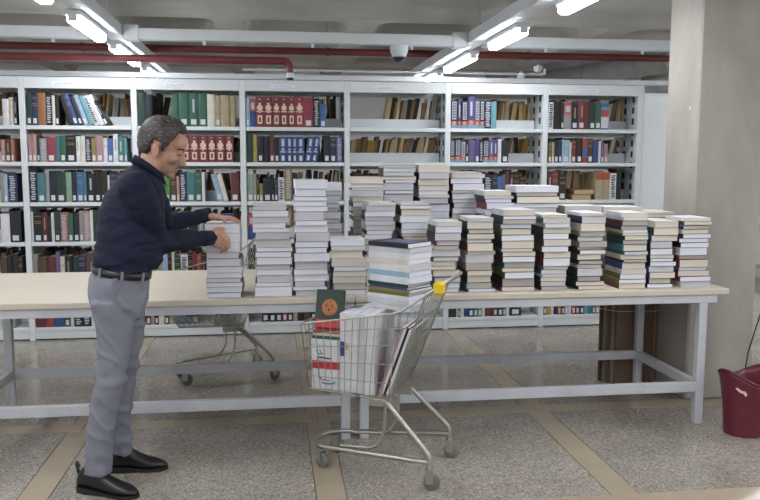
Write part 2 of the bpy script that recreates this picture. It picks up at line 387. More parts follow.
PW = pagemat('paper_white', 'd4d6df'); PC = pagemat('paper_cream', 'd2cabc'); PT = pagemat('paper_tan', 'b59f7c'); PG = pagemat('paper_grey', 'bdbcc0'); PI = pagemat('paper_ivory', 'c9c2b6'); PD = pagemat('paper_dull', 'aaa49f')
CN = {'1c2c33': 'blackish', '1b2238': 'navy', '24345f': 'dark blue', '2f4f9c': 'blue', '3f6fb8': 'bright blue', '8fb4d6': 'light blue', '35808a': 'teal', '2c6b52': 'green', '1f4034': 'dark green',
      '7fa88f': 'pale green', '4c9a3f': 'bright green', '6e2a30': 'maroon', '8a3138': 'dark red', 'a83248': 'crimson', 'b86a55': 'terracotta', 'c98d86': 'salmon', 'a86b3a': 'tawny', '5b4034': 'brown',
      '2a2220': 'dark brown', 'b3a27a': 'tan', 'd8d2c0': 'cream', 'dcdee2': 'white', '9c9c9a': 'grey', 'b5a83f': 'yellow', '9a8440': 'gold', '4e4590': 'violet', '6a5f95': 'purple', '5fa6b8': 'cyan', '17181c': 'black',
      'c47a3a': 'orange', 'b6402f': 'red', 'b98a95': 'pink', '6f7030': 'olive'}
NM = {v: k for k, v in CN.items()}
stick = mat('sticker_white', 'c6c8ca', .6); pale = mat('pale_ornament', 'd3b7a6', .55); goldm = mat('gold_print', '94804f', .45); whp = mat('white_print', 'a9adb9', .55)
redband = mat('red_band', 'a54448', .5); cyb = mat('pale_blue_band', '6d8fa3', .5); orb = mat('orange_disc', 'b58f6d', .5); inkd = mat('dark_ink', '20263f', .6)
shelf_books = []
def shelf_book(x, z, t, h, col, style='plain', lean=0., wd=None, y=None, bay=0, row=0):
    wd = wd or U(.165, .205)
    cm = colmat(NM[col]); cov, pg = book_mesh(t, wd, h, .0025, .004, (cm, random.choice([PC, PT, PG])))
    yy = YS+.004+U(0, .014) if y is None else y
    o = link('shelved_book', cov, None, (x, yy, z+.0006))
    if lean: o.rotation_euler = (0, lean, 0)
    link('pages', pg, o)
    e = -.0012; bq = min(t*.18, .006)
    def plate(name, x0, x1, z0, z1, m_, d=0): MB().box(x0*t, x1*t, e-d, bq*.6, z0*h, z1*h).obj(name, m_, o)
    if style in ('sticker', 'lib'):
        plate('spine_label', .22, .78, .06, .06+.042/h, stick)
    if style == 'lib': [plate('title_line', .15, .85, z_, z_+.018, goldm) for z_ in (.88, .7, .64)] if R() < .55 else plate('title_band', .4, .6, .42, .82, whp if R() < .6 else goldm)
    if style == 'ornate':
        mm = MB()
        n = 12; c0 = (.5*t, .63*h); r_ = .36*t
        mm.lathe([(r_, e), (r_, bq*.5)], (c0[0], 0, c0[1]), n, axis='y')
        mm.lathe([(r_*.45, e), (r_*.45, bq*.5)], (c0[0], 0, c0[1]+r_*1.25), 8, axis='y'); mm.lathe([(r_*.45, e), (r_*.45, bq*.5)], (c0[0], 0, c0[1]-r_*1.3), 8, axis='y')
        mm.obj('spine_medallion', pale, o)
        plate('title_band', .08, .92, .49, .53, pale); plate('title_panel', .22, .78, .1, .38, pale); plate('title_mark', .4, .6, .9, .93, pale)
        plate('panel_inset', .38, .62, .16, .32, cm, .0006)
    if style == 'bluevol':
        MB().lathe([(.2*t, e), (.2*t, bq*.5)], (.5*t, 0, .5*h), 12, axis='y').obj('spine_disc', whp, o)
        plate('title_band', .12, .88, .38, .43, whp); plate('spine_label', .3, .7, .06, .26, stick); plate('title_bar', .3, .7, .62, .9, whp)
    if style in ('dict', 'dictv'):
        plate('base_band', 0.02, .98, .0, .12, cyb); plate('red_band', .02, .98, .125, .26, redband)
        MB().lathe([(.3*t, e-.0006), (.3*t, bq*.5)], (.5*t, 0, .19*h), 12, axis='y').obj('round_emblem', orb, o)
        if style == 'dict':
            plate('title_panel', .2, .82, .32, .95, whp)
            mm = MB(); zz = .36
            while zz < .9:
                hh = U(.05, .08); mm.box(.3*t, .72*t, e-.0008, bq*.5, zz*h, (zz+hh)*h); mm.box(.42*t, .6*t, e-.0012, bq*.5, (zz+hh*.3)*h, (zz+hh*.7)*h, 1); zz += hh+.03
            mm.obj('title_lettering', [inkd, whp], o)
        else: plate('title_lettering', .35, .65, .4, .85, whp)
    if style == 'multi':
        plate('red_band', .02, .98, .5, .72, redband); plate('white_band', .02, .98, .05, .48, stick); plate('title_band', .02, .98, .74, .86, cyb)
    if style == 'redtop': plate('red_band', .02, .98, .55, .98, redband); plate('title_band', .2, .8, .62, .86, whp, .0007)
    if style == 'bluelow': plate('blue_band', .05, .95, .2, .62, mat('blue_band', '3c5f9a', .5))
    if style == 'script':
        mm = MB(); zz = .08
        while zz < .9:
            hh = U(.05, .09); mm.box(U(.15, .3)*t, U(.65, .85)*t, e, bq*.5, zz*h, (zz+hh*.6)*h); zz += hh
        mm.obj('title_lettering', whp if col not in ('white', 'cream') else inkd, o)
    if style == 'tantop': plate('red_band', .0, 1.0, .72, .97, mat('rust_band', '9c4a2a', .5))
    shelf_books.append((bay, row, x, o, col, style)); return o
ROWN = ['top', 'second', 'third', 'fourth', 'fifth', 'bottom']
def fill(bay, row, px0, items):
    """items: (colour, width px, height fraction, style, lean px) laid along the shelf from photo column px0"""
    z = SZ[row]; top = (2.06 if row == 0 else SZ[row-1]-.032); clear = top-z
    ymid = {0: 110, 1: 146, 2: 185, 3: 225, 4: 262, 5: 318}[row]
    x = at(px0, ymid, Y=YS).x; x = max(x, UX[bay]+.05); end = UX[bay]+.868
    prev = 0.
    for it in items:
        col, wpx = it[0], it[1]; hf = it[2] if len(it) > 2 else U(.72, .84); st = it[3] if len(it) > 3 else random.choice(['lib', 'lib', 'sticker', 'plain']); ln = it[4] if len(it) > 4 else 0
        t = wpx*.00787
        if col == 'gap': x += t; continue
        h = clear*hf*(U(.97, 1.06) if st not in ('ornate', 'bluevol') else 1); an = -math.atan2(ln*.00787, clear*.8)      # ln > 0: the head leans left
        if an < 0 and prev >= 0: x += h*math.sin(-an)+.002         # first leaning book rests on its upright neighbour
        if an <= 0 and prev > 0: x += h*math.sin(prev)
        if x+t > end: break
        o = shelf_book(x, z, t-.0012, h, col, st, an, bay=bay, row=row)
        if an > 0: o.location.z += t*math.sin(an)
        x += t/math.cos(an) if an else t
        prev = an

fill(0, 0, 2, [('white', 6, .72), ('cream', 5, .74), ('black', 3, .8), ('black', 7, .76, 'script')])
fill(0, 1, 0, [('salmon', 4, .7), ('brown', 6, .68), ('terracotta', 3, .72), ('black', 8, .85, 'sticker')])
fill(0, 2, 0, [('grey', 3), ('light blue', 4), ('dark blue', 9, .8, 'script'), ('black', 8, .8, 'script')])
fill(0, 3, 0, [('white', 9, .82, 'plain'), ('navy', 11, .86, 'sticker'), ('black', 4)])
fill(0, 4, 0, [('brown', 6), ('dark brown', 5), ('blackish', 6), ('dark brown', 5)])
fill(1, 0, 26, [('dark green', 5, .84, 'sticker'), ('dark blue', 6, .83, 'lib'), ('tawny', 8, .86, 'plain'), ('black', 6, .88, 'script'), ('cream', 3, .8), ('black', 4, .84, 'sticker'), ('dark brown', 5, .84, 'plain', 9),
    ('blue', 5, .84, 'lib', 10), ('navy', 4, .82, 'sticker', 10), ('light blue', 5, .84, 'lib', 10), ('cyan', 5, .82, 'plain', 10), ('white', 5, .86, 'script', 11), ('white', 5, .84, 'sticker', 12), ('black', 4, .76, 'lib', 15)])
fill(1, 1, 26, [('pink', 5), ('salmon', 4), ('dark green', 3), ('grey', 7, .74, 'script'), ('crimson', 9, .76, 'sticker'), ('teal', 4), ('green', 6), ('black', 10, .78, 'lib'), ('white', 4), ('cream', 5), ('navy', 6, .75, 'script'), ('gold', 5), ('pink', 7), ('white', 4), ('bright blue', 6, .74, 'sticker'), ('white', 5), ('teal', 6, .76, 'lib'), ('cyan', 3), ('black', 8, .77, 'plain')])
fill(1, 2, 28, [('black', 8, .86, 'script'), ('teal', 8, .82, 'sticker'), ('grey', 4, .8, 'plain'), ('navy', 7, .82, 'sticker'), ('dark green', 9, .84, 'sticker'), ('pale green', 6, .85, 'plain'), ('navy', 5, .8), ('bright blue', 7, .84, 'lib'), ('teal', 3), ('navy', 8, .8, 'lib'), ('black', 6), ('dark brown', 7, .86, 'sticker'), ('white', 2), ('dark blue', 8, .84, 'lib'), ('maroon', 8, .78)])
fill(1, 3, 29, [('white', 2), ('black', 9, .78, 'lib'), ('maroon', 5), ('dark brown', 4), ('white', 3, .8), ('dark green', 6, .82, 'sticker'), ('terracotta', 8, .84, 'script'), ('green', 5, .8, 'sticker'), ('blackish', 6, .8, 'sticker'), ('grey', 4), ('salmon', 7, .82, 'script'), ('white', 3), ('dark green', 11, .84, 'plain'), ('dark brown', 8), ('navy', 6)])
fill(1, 4, 32, [('grey', 5), ('brown', 9, .72, 'plain'), ('maroon', 9, .7, 'plain'), ('purple', 4), ('cream', 5, .74), ('navy', 7, .74, 'lib'), ('dark green', 6), ('dark blue', 8, .72, 'lib'), ('brown', 8), ('terracotta', 6), ('dark brown', 8)])
fill(2, 0, 137, [('dark green', 8, .88, 'plain'), ('navy', 7, .84, 'sticker'), ('gap', 20), ('green', 7, .88, 'sticker'), ('green', 10, .88, 'sticker'), ('green', 10, .88, 'lib'), ('green', 9, .88, 'sticker'), ('cream', 8, .86, 'plain'), ('tan', 6, .86, 'sticker'), ('tan', 9, .86, 'plain'), ('tan', 6, .86, 'plain'), ('black', 6, .8, 'plain')])
fill(2, 1, 140, [('dark brown', 7), ('navy', 7), ('gap', 28), ('dark red', 9, .84, 'ornate')]+[('dark red', 9, .84, 'ornate')]*6)
fill(2, 2, 160, [('pale green', 4, .8), ('bright green', 6, .82, 'sticker'), ('brown', 7, .78, 'lib'), ('salmon', 3), ('dark blue', 7, .82, 'script'), ('teal', 9, .8, 'sticker'), ('green', 7, .82, 'lib'), ('white', 3, .8, 'plain'), ('gap', 6), ('light blue', 6, .8, 'lib', 8), ('cream', 5, .8, 'sticker', 8), ('gap', 2), ('maroon', 9, .82, 'sticker'), ('dark brown', 6), ('black', 6, .74)])
fill(2, 3, 165, [('brown', 6), ('dark brown', 8), ('tan', 6), ('dark green', 7), ('navy', 7), ('grey', 6), ('black', 8), ('yellow', 6, .74, 'plain'), ('dark blue', 4), ('blue', 14, .74, 'lib')])
fill(2, 4, 158, [('grey', 4), ('light blue', 6, .74, 'plain'), ('dark brown', 4), ('cream', 3), ('dark green', 6), ('white', 8, .72, 'script'), ('dark brown', 4), ('maroon', 5), ('red', 5, .74, 'lib'), ('dark brown', 5), ('navy', 6), ('brown', 8)])
fill(3, 0, 246, [('light blue', 4, .82, 'lib'), ('blue', 6, .82, 'redtop'), ('dark red', 9, .86, 'ornate'), ('dark red', 9, .86, 'ornate'), ('dark red', 8, .86, 'ornate'), ('dark red', 8, .86, 'ornate'), ('dark red', 8, .86, 'ornate'), ('crimson', 9, .87, 'ornate'), ('crimson', 10, .82, 'sticker'), ('black', 7, .8, 'script'), ('bright blue', 7, .68, 'sticker')])
fill(3, 1, 247, [('dark green', 6, .86, 'plain'), ('yellow', 5, .88, 'plain'), ('navy', 6, .82, 'sticker'), ('navy', 7, .84, 'plain'), ('maroon', 5, .82, 'sticker'), ('black', 5, .82, 'sticker'), ('blue', 8, .82, 'bluevol'), ('blue', 6, .82, 'bluevol'), ('blue', 5, .82, 'bluevol'), ('blue', 8, .82, 'bluevol'), ('blue', 7, .82, 'bluevol', -4), ('blue', 6, .82, 'bluevol', -4), ('gap', 3), ('navy', 7, .84, 'sticker'), ('dark blue', 7, .82, 'lib'), ('purple', 6, .8, 'script')])
fill(3, 2, 247, [('pale green', 7, .8, 'sticker'), ('grey', 3, .78), ('dark brown', 3), ('gold', 4, .5), ('navy', 9, .64, 'sticker'), ('black', 3), ('dark blue', 4, .66), ('white', 7, .66, 'script'), ('gold', 8, .9, 'script'), ('dark brown', 6)])
fill(3, 3, 248, [('blue', 9, .72, 'redtop')])
fill(3, 4, 248, [('black', 7)])
fill(4, 2, 352, [('black', 7, .78, 'plain'), ('dark brown', 6, .8), ('black', 9, .74, 'plain'), ('blackish', 8, .76, 'plain'), ('dark green', 6, .7), ('black', 8, .74, 'plain'), ('grey', 5), ('black', 9, .72)])
fill(5, 0, 450, [('navy', 8, .8, 'dict'), ('violet', 4, .79, 'dictv'), ('navy', 7, .8, 'dict'), ('violet', 8, .88, 'dictv'), ('purple', 6, .78, 'dict'), ('navy', 5, .8, 'dict'), ('navy', 8, .81, 'script'), ('cyan', 6, .8, 'plain')])
fill(5, 1, 449, [('navy', 5, .74, 'dict'), ('dark blue', 7, .76, 'dict'), ('grey', 5, .7, 'dict'), ('navy', 4, .74, 'lib'), ('purple', 7, .76, 'plain'), ('violet', 5, .76, 'sticker'), ('navy', 4, .72, 'script'), ('dark blue', 7, .74, 'dict'), ('purple', 5, .74, 'dictv'), ('violet', 5, .76, 'dictv'), ('white', 4, .74, 'sticker'), ('navy', 8, .74, 'sticker')])
fill(5, 2, 484, [('navy', 10, .74, 'script'), ('dark blue', 6, .7, 'lib'), ('bright blue', 5, .72), ('purple', 4), ('brown', 5), ('maroon', 4), ('dark brown', 7, .76), ('dark brown', 7, .74)])
fill(6, 0, 549, [('white', 6, .78, 'script'), ('black', 9, .8, 'plain'), ('navy', 3, .8), ('grey', 9, .8, 'redtop'), ('navy', 8, .78, 'lib'), ('dark red', 8, .82, 'lib'), ('maroon', 5, .82, 'plain'), ('dark green', 7, .8, 'sticker'), ('green', 7, .82, 'sticker'), ('bright blue', 9, .8, 'multi')])
fill(6, 1, 549, [('olive', 4, .68), ('tan', 3, .66), ('navy', 5, .74, 'sticker'), ('dark blue', 4, .72, 'sticker'), ('light blue', 9, .76, 'lib'), ('white', 2, .7), ('dark red', 6, .76, 'lib'), ('dark brown', 7, .78, 'sticker'), ('red', 6, .8, 'bluelow'), ('brown', 7, .84, 'lib'), ('blue', 6, .76, 'plain'), ('white', 3, .7, 'sticker'), ('purple', 4, .68), ('pink', 4, .62)])
fill(6, 2, 548, [('maroon', 6, .82), ('dark red', 7, .8, 'lib'), ('dark brown', 9, .74)])
fill(6, 2, 596, [('tan', 9, .84, 'tantop'), ('tan', 8, .84, 'tantop'), ('white', 8, .8, 'script'), ('black', 6, .9, 'plain')])
# bottom shelf, seen under the table
pal = ['dark red', 'maroon', 'brown', 'blue', 'navy', 'black', 'white', 'dark green', 'teal', 'bright blue', 'cream', 'terracotta', 'tan', 'dark blue', 'blackish', 'red', 'olive', 'light blue']
fill(0, 5, 2, [('grey', 6, .3, 'plain'), ('grey', 6, .28, 'plain')])
fill(1, 5, 33, [('maroon', 11, .8, 'plain'), ('red', 7, .78, 'plain'), ('blue', 11, .8, 'plain'), ('brown', 6, .76), ('cream', 4, .74), ('black', 9, .78, 'script'), ('blackish', 8, .76, 'script'), ('white', 4), ('maroon', 7), ('brown', 8), ('black', 8), ('dark red', 7)])
fill(2, 5, 146, [('maroon', 5), ('salmon', 4), ('black', 4), ('cream', 6), ('brown', 5), ('tan', 6), ('bright blue', 9, .8, 'plain'), ('blue', 9, .8, 'plain'), ('dark brown', 7), ('gap', 18), ('dark green', 7), ('black', 6)])
fill(3, 5, 262, [('black', 8, .78, 'sticker'), ('navy', 7, .78, 'sticker'), ('blackish', 7, .78, 'sticker'), ('dark red', 6, .78, 'sticker'), ('maroon', 6, .76, 'sticker'), ('grey', 5), ('dark brown', 7), ('brown', 7), ('black', 8), ('dark green', 6)])
fill(5, 5, 447, [('dark green', 9, .8, 'plain'), ('cream', 2), ('olive', 3), ('white', 4), ('blue', 5, .8, 'plain'), ('dark blue', 6, .78, 'sticker'), ('teal', 5), ('cyan', 5, .78, 'sticker'), ('white', 3), ('dark red', 5), ('maroon', 5), ('brown', 5, .78, 'sticker'), ('dark blue', 6), ('purple', 4), ('white', 4), ('black', 14, .8, 'sticker')])
fill(6, 5, 544, [('red', 4), ('yellow', 5), ('white', 3), ('navy', 5), ('terracotta', 4), ('dark red', 4), ('light blue', 4), ('white', 4), ('red', 5), ('maroon', 5), ('dark blue', 5), ('cyan', 5), ('teal', 5), ('bright blue', 4), ('orange', 5)])
# lying volumes on the third shelf of the first bay
for i, (pa, pb, zz) in enumerate(((572, 592, 0), (574, 594.5, 1))):
    xa = at(pa, 196, Y=YS).x; xb = at(pb, 196, Y=YS).x
    cov, pg = book_mesh(.045, xb-xa, .21, .003, .004, (colmat(NM['tawny']), PT), f=lambda x, y, z: (y, z, x))
    o = link('shelved_book', cov, None, (xa, YS+.01, SZ[2]+.0006+i*.0466)); link('pages', pg, o)
    tag(o, ['lower', 'upper'][i] + ' tawny volume lying flat, third shelf, first bay from the pillar', 'shelved book', 'shelved books')
# labels for the standing shelf books
shelf_books.sort(key=lambda b: (b[0], b[1], b[2]))
for i, (bay, row, x, o, col, st) in enumerate(shelf_books):
    L_ = shelf_books[i-1][4] if i and shelf_books[i-1][:2] == (bay, row) else None
    R_ = shelf_books[i+1][4] if i+1 < len(shelf_books) and shelf_books[i+1][:2] == (bay, row) else None
    bx = 'from pillar'; loc = ', %s shelf, %s %s' % (ROWN[row], BAY[bay], bx)
    if L_ and R_: s = '%s book, %s and %s neighbours' % (col, L_, R_) if L_ != R_ else '%s book, two %s neighbours' % (col, L_)
    else: s = '%s book at row end beside %s one' % (col, R_ or L_)
    if st == 'ornate': s = s.replace(' book', ' ornate tome')
    tag(o, s+loc, 'shelved book', 'shelved books')
from collections import defaultdict
dup = defaultdict(list)
for bay, row, x, o, col, st in shelf_books: dup[o['label']].append((x, o, col, st, row, bay))
for lb_, L in dup.items():
    if len(L) > 1:
        for i, (x, o, col, st, row, bay) in enumerate(sorted(L, key=lambda q_: -q_[0])):
            o['label'] = '%s %s, %s of its set from pillar side, %s shelf, %s from pillar' % (col, 'tome' if st == 'ornate' else 'book', ORD[i+1], ROWN[row], BAY[bay])
for bay, row, x, o, col, st in shelf_books:
    if len(o['label'].split()) > 16: o['label'] = o['label'].replace(' neighbours', '').replace(' book at', ' at').replace(' ornate tome at', ' tome at')
# rear rows: too many to count, seen only as fore edges through the shelves
rear = MB(); rm = [PT, PC, mat('old_brown_edge', '7d6247', .9), mat('dark_edge', '2b2826', .8), mat('grey_edge', '86837e', .85), mat('ochre_edge', '9c7a3e', .85)]
for bay in range(7):
    for row in range(6):
        x = UX[bay]+.055; top = (2.06 if row == 0 else SZ[row-1]-.06)
        while x < UX[bay]+.85:
            t = U(.012, .04); h = (top-SZ[row])*U(.8, .98); ln = U(-.02, .05)
            if bay == 4 and row < 2: ln = U(.03, .05)
            if x+t+max(0, ln) > UX[bay]+.87: break
            if not (bay == 4 and row == 0 and x < UX[4]+.34) and R() > .05:
                y0 = YS+BD+.035+U(0, .03); y1 = y0+.18; z = SZ[row]+.001
                wts = [2, 1, 5, 7, 2, 1] if bay < 4 else [5, 3, 4, 2, 2, 2]
                rear.hexa([(x, y0, z), (x+t, y0, z), (x+t, y1, z), (x, y1, z), (x+ln, y0, z+h), (x+t+ln, y0, z+h), (x+t+ln, y1, z+h), (x+ln, y1, z+h)], random.choices(range(6), wts)[0])
            x += t+.001+(.004 if R() < .2 else 0)
ro_ = rear.obj('rear_row_books', rm); ro_['kind'] = 'stuff'; tag(ro_, 'brown and cream book edges in the rear rows behind the shelved books', 'books')

# ------------------------------------------------------------------ tables
TY0, TY1, FY0, FY1 = 4.09, 5.22, 4.10, 4.90; TZ = .78
def table(xa, xb, la, lb, label):
    e = empty('work_table', (0, 0, 0), 0, label, 'table', None)
    MB().cbox(xa, xb, TY0, TY1, TZ-.034, TZ, .004).obj('table_top', table_top, e)
    s = .047
    ap = TZ-.0345
    MB().cbox(max(la-.03, xa+.003), min(lb+.055, xb-.002), FY0, FY0+.03, .70, ap, .003).obj('front_apron', table_steel, e)
    MB().cbox(max(la-.03, xa+.003), min(lb+.055, xb-.002), FY1-.03, FY1, .70, ap, .003).obj('rear_apron', table_steel, e)
    for x in (la, lb-s): MB().cbox(x+.006, x+s-.006, FY0+.031, FY1-.031, .705, ap, .003).obj('side_apron', table_steel, e)
    for x in (la, lb-s):
        for y in (FY0+.001, FY1-s-.001):
            MB().cbox(x, x+s, y, y+s, 0, .6995, .003).obj('leg', table_steel, e)
        MB().cbox(x+.004, x+s-.004, FY0+s+.0015, FY1-s-.0015, .187, .242, .003).obj('side_rail', table_steel, e)
    MB().cbox(la+s+.0005, lb-s-.0005, FY0+.004, FY0+.04, .187, .244, .003).obj('front_rail', table_steel, e)
    MB().cbox(la+s+.0005, lb-s-.0005, FY1-.04, FY1-.004, .187, .244, .003).obj('rear_rail', table_steel, e)
    return e
table(-1.74, .4205, -1.592, .395, 'long cream-topped steel work table where the man stands')
table(.4225, 2.531, .448, 2.412, 'long cream-topped steel work table ending at the concrete pillar')

# ------------------------------------------------------------------ stacks of books on the tables
COVD = ['1b2238', '17181c', '2a2220', '24345f', '1f4034', '6e2a30', '5b4034', '9c9c9a', '2f4f9c', '1c2c33', '35808a', 'd8d2c0', 'dcdee2', '6f7030', '8a3138']
COVL = ['dcdee2', 'dcdee2', 'd8d2c0', '9c9c9a', 'c9cbd4', '8fb4d6', '1b2238', '2a2220', '6a5f95', 'dcdee2']
CN['c9cbd4'] = 'pale grey'
for k_, v_ in list(CN.items()): NM[v_] = k_
def flat_book(x0, x1, y0, dep, z, t, cov, page, side, rz=0., hard=False, parent_name='book'):
    """lying book; side -1 puts the spine at low x, +1 at high x; head edge faces -y"""
    wd = x1-x0; cx, cy = (x0+x1)/2, y0+dep/2
    if side < 0: f = lambda x, y, zz: (y-wd/2, zz-dep/2, x)
    else: f = lambda x, y, zz: (wd/2-y, zz-dep/2, x)
    c_, p_ = book_mesh(t, wd, dep, .0022 if hard else .0008, .004 if hard else .0008, (colmat(cov), page), rnd=hard, f=f)
    o = link('book', c_, None, (cx, cy, z)); o.rotation_euler = (0, 0, rz); link('pages', p_, o)
    return o
NBOOK = [0]
def stack(px0, px1, ytop, yf, where, pages, covers, side, zhid=None, zbase=TZ, tmin=.018, tmax=.042, cream=0.3, first=None):
    pm = (px0+px1)/2; ztop = at(pm, ytop, Y=yf).z; zb = at(pm, 290, Y=yf).z
    x0 = at(px0, ytop+30, Y=yf).x; x1 = at(px1, ytop+30, Y=yf).x
    z = zbase+.0004; k = 0; out = []
    drift = 0.
    while z < ztop-.006:
        k += 1
        if zhid and z < zhid-.08: t = U(.08, .1)
        else: t = random.choice([U(tmin-.004, tmin+.008), U(tmin+.004, tmax+.004), U(tmin+.004, tmax+.004)])
        if ztop-(z+t) < .014: t = max(.012, ztop-z)
        drift = max(-.012, min(.012, drift+U(-.008, .008)))
        ww = (x1-x0); e0 = U(-.004, .016); e1 = U(-.016, .006)
        pg = random.choice(pages); cv = random.choice(covers)
        hard = R() < .14
        if z+t > ztop-.008: cv = random.choice(['dcdee2', 'd8d2c0', 'c9cbd4', 'dcdee2'])
        xa = max(x0-.005, x0+drift+e0*.8); xb = min(x1+.005, x1+drift+e1)
        dep = U(.215, .24)
        o = flat_book(xa, xb, yf+U(-.004, .012), dep, z, t, cv, pg, side, U(-.03, .03), hard)
        pn = {'paper_white': 'white', 'paper_cream': 'cream', 'paper_tan': 'tan', 'paper_grey': 'grey', 'paper_ivory': 'ivory', 'paper_dull': 'dull'}[pg.name]
        tag(o, '%s-paged %s book, %s from table in %s' % (pn, CN[cv], ORD[k] if k < len(ORD) else 'uppermost', where), 'book', 'stacked books on the tables')
        z += t+.0004; out.append(o); NBOOK[0] += 1
    return z
FR = [(681, 711, 218), (651, 677, 221), (620, 647, 213), (579, 607, 213), (543, 571, 215), (502, 535, 210), (468, 496, 218), (433, 461, 222)]
for i, (a_, b_, t_) in enumerate(FR):
    stack(a_, b_, t_, 4.15, ('%s front stack from pillar' % ORD[i+1]), [PW, PW, PC, PI, PG, PI, PD], COVD, -1)
stack(331, 366, 240, 4.14, 'front stack behind the loaded trolley', [PC, PW, PI], COVL, -1)
stack(294, 329, 180, 4.14, 'tallest white front stack', [PW, PW, PG], COVL, 1, tmin=.022, tmax=.048)
stack(253, 291, 205, 4.14, 'white stack beside the tallest', [PW, PW, PG], COVL, 1, tmin=.022, tmax=.046)
zs1 = stack(205, 242, 252.5, 4.13, 'stack under man\'s hands', [PW], ['17181c', '1b2238', '9c9c9a', 'dcdee2'], 1, tmin=.024, tmax=.04)
# the middle and rear rows
def zat(px, py, Y): return at(px, py, Y=Y).z
stack(366, 396, 203, 4.44, 'middle stack behind trolley, pillar-far side', [PC, PW, PG], COVD+COVL, -1, zhid=zat(380, 250, 4.44))
stack(400, 430, 203, 4.44, 'middle stack behind trolley, pillar side', [PC, PC, PW], COVD+COVL, -1, zhid=zat(410, 250, 4.44))
stack(315, 342, 183, 4.44, 'middle stack behind tallest stack', [PG, PW, PG], ['9c9c9a', '6a5f95', '5b4034', '2a2220', 'c9cbd4'], -1, zhid=zat(335, 285, 4.44))
RR = [(452, 486, 172), (417, 449, 165), (384, 417, 162), (350, 383, 177)]
for i, (a_, b_, t_) in enumerate(RR):
    stack(a_, b_, t_, 4.735, '%s tall rear stack from pillar' % ORD[i+1], [PW, PC, PW, PI, PG], COVD+COVL, -1, zhid=zat(a_, 225 if i < 3 else 260, 4.735))
BR = [(648, 676, 212), (608, 645, 207), (566, 603, 206), (520, 561, 186), (489, 517, 191)]
for i, (a_, b_, t_) in enumerate(BR):
    stack(a_-4, b_-2, t_, 4.45 if i < 3 else 4.46, '%s low rear stack from pillar' % ORD[i+1], [PW, PI, PG, PC], COVD, -1, zhid=zat(a_, 222, 4.45))

# three books held between the man's hands, on the stack
hx0 = at(204, 235, Y=4.13).x; hx1 = at(240, 235, Y=4.13).x; z = zs1+.001
ztop_h = at(222, 224, Y=4.13).z; th = (ztop_h-z)/3-.0006
for k in range(3):
    o = flat_book(hx0+U(-.003, .003), hx1+U(-.004, .002), 4.13+U(0, .004), .225, z, th, ['dcdee2', 'c9cbd4', 'dcdee2'][k], PW, 1, U(-.01, .01))
    tag(o, '%s white book gripped between the man\'s hands' % ['lowest', 'middle', 'topmost'][k], 'book', 'books in the man\'s hands'); z += th+.0006
ZH = z

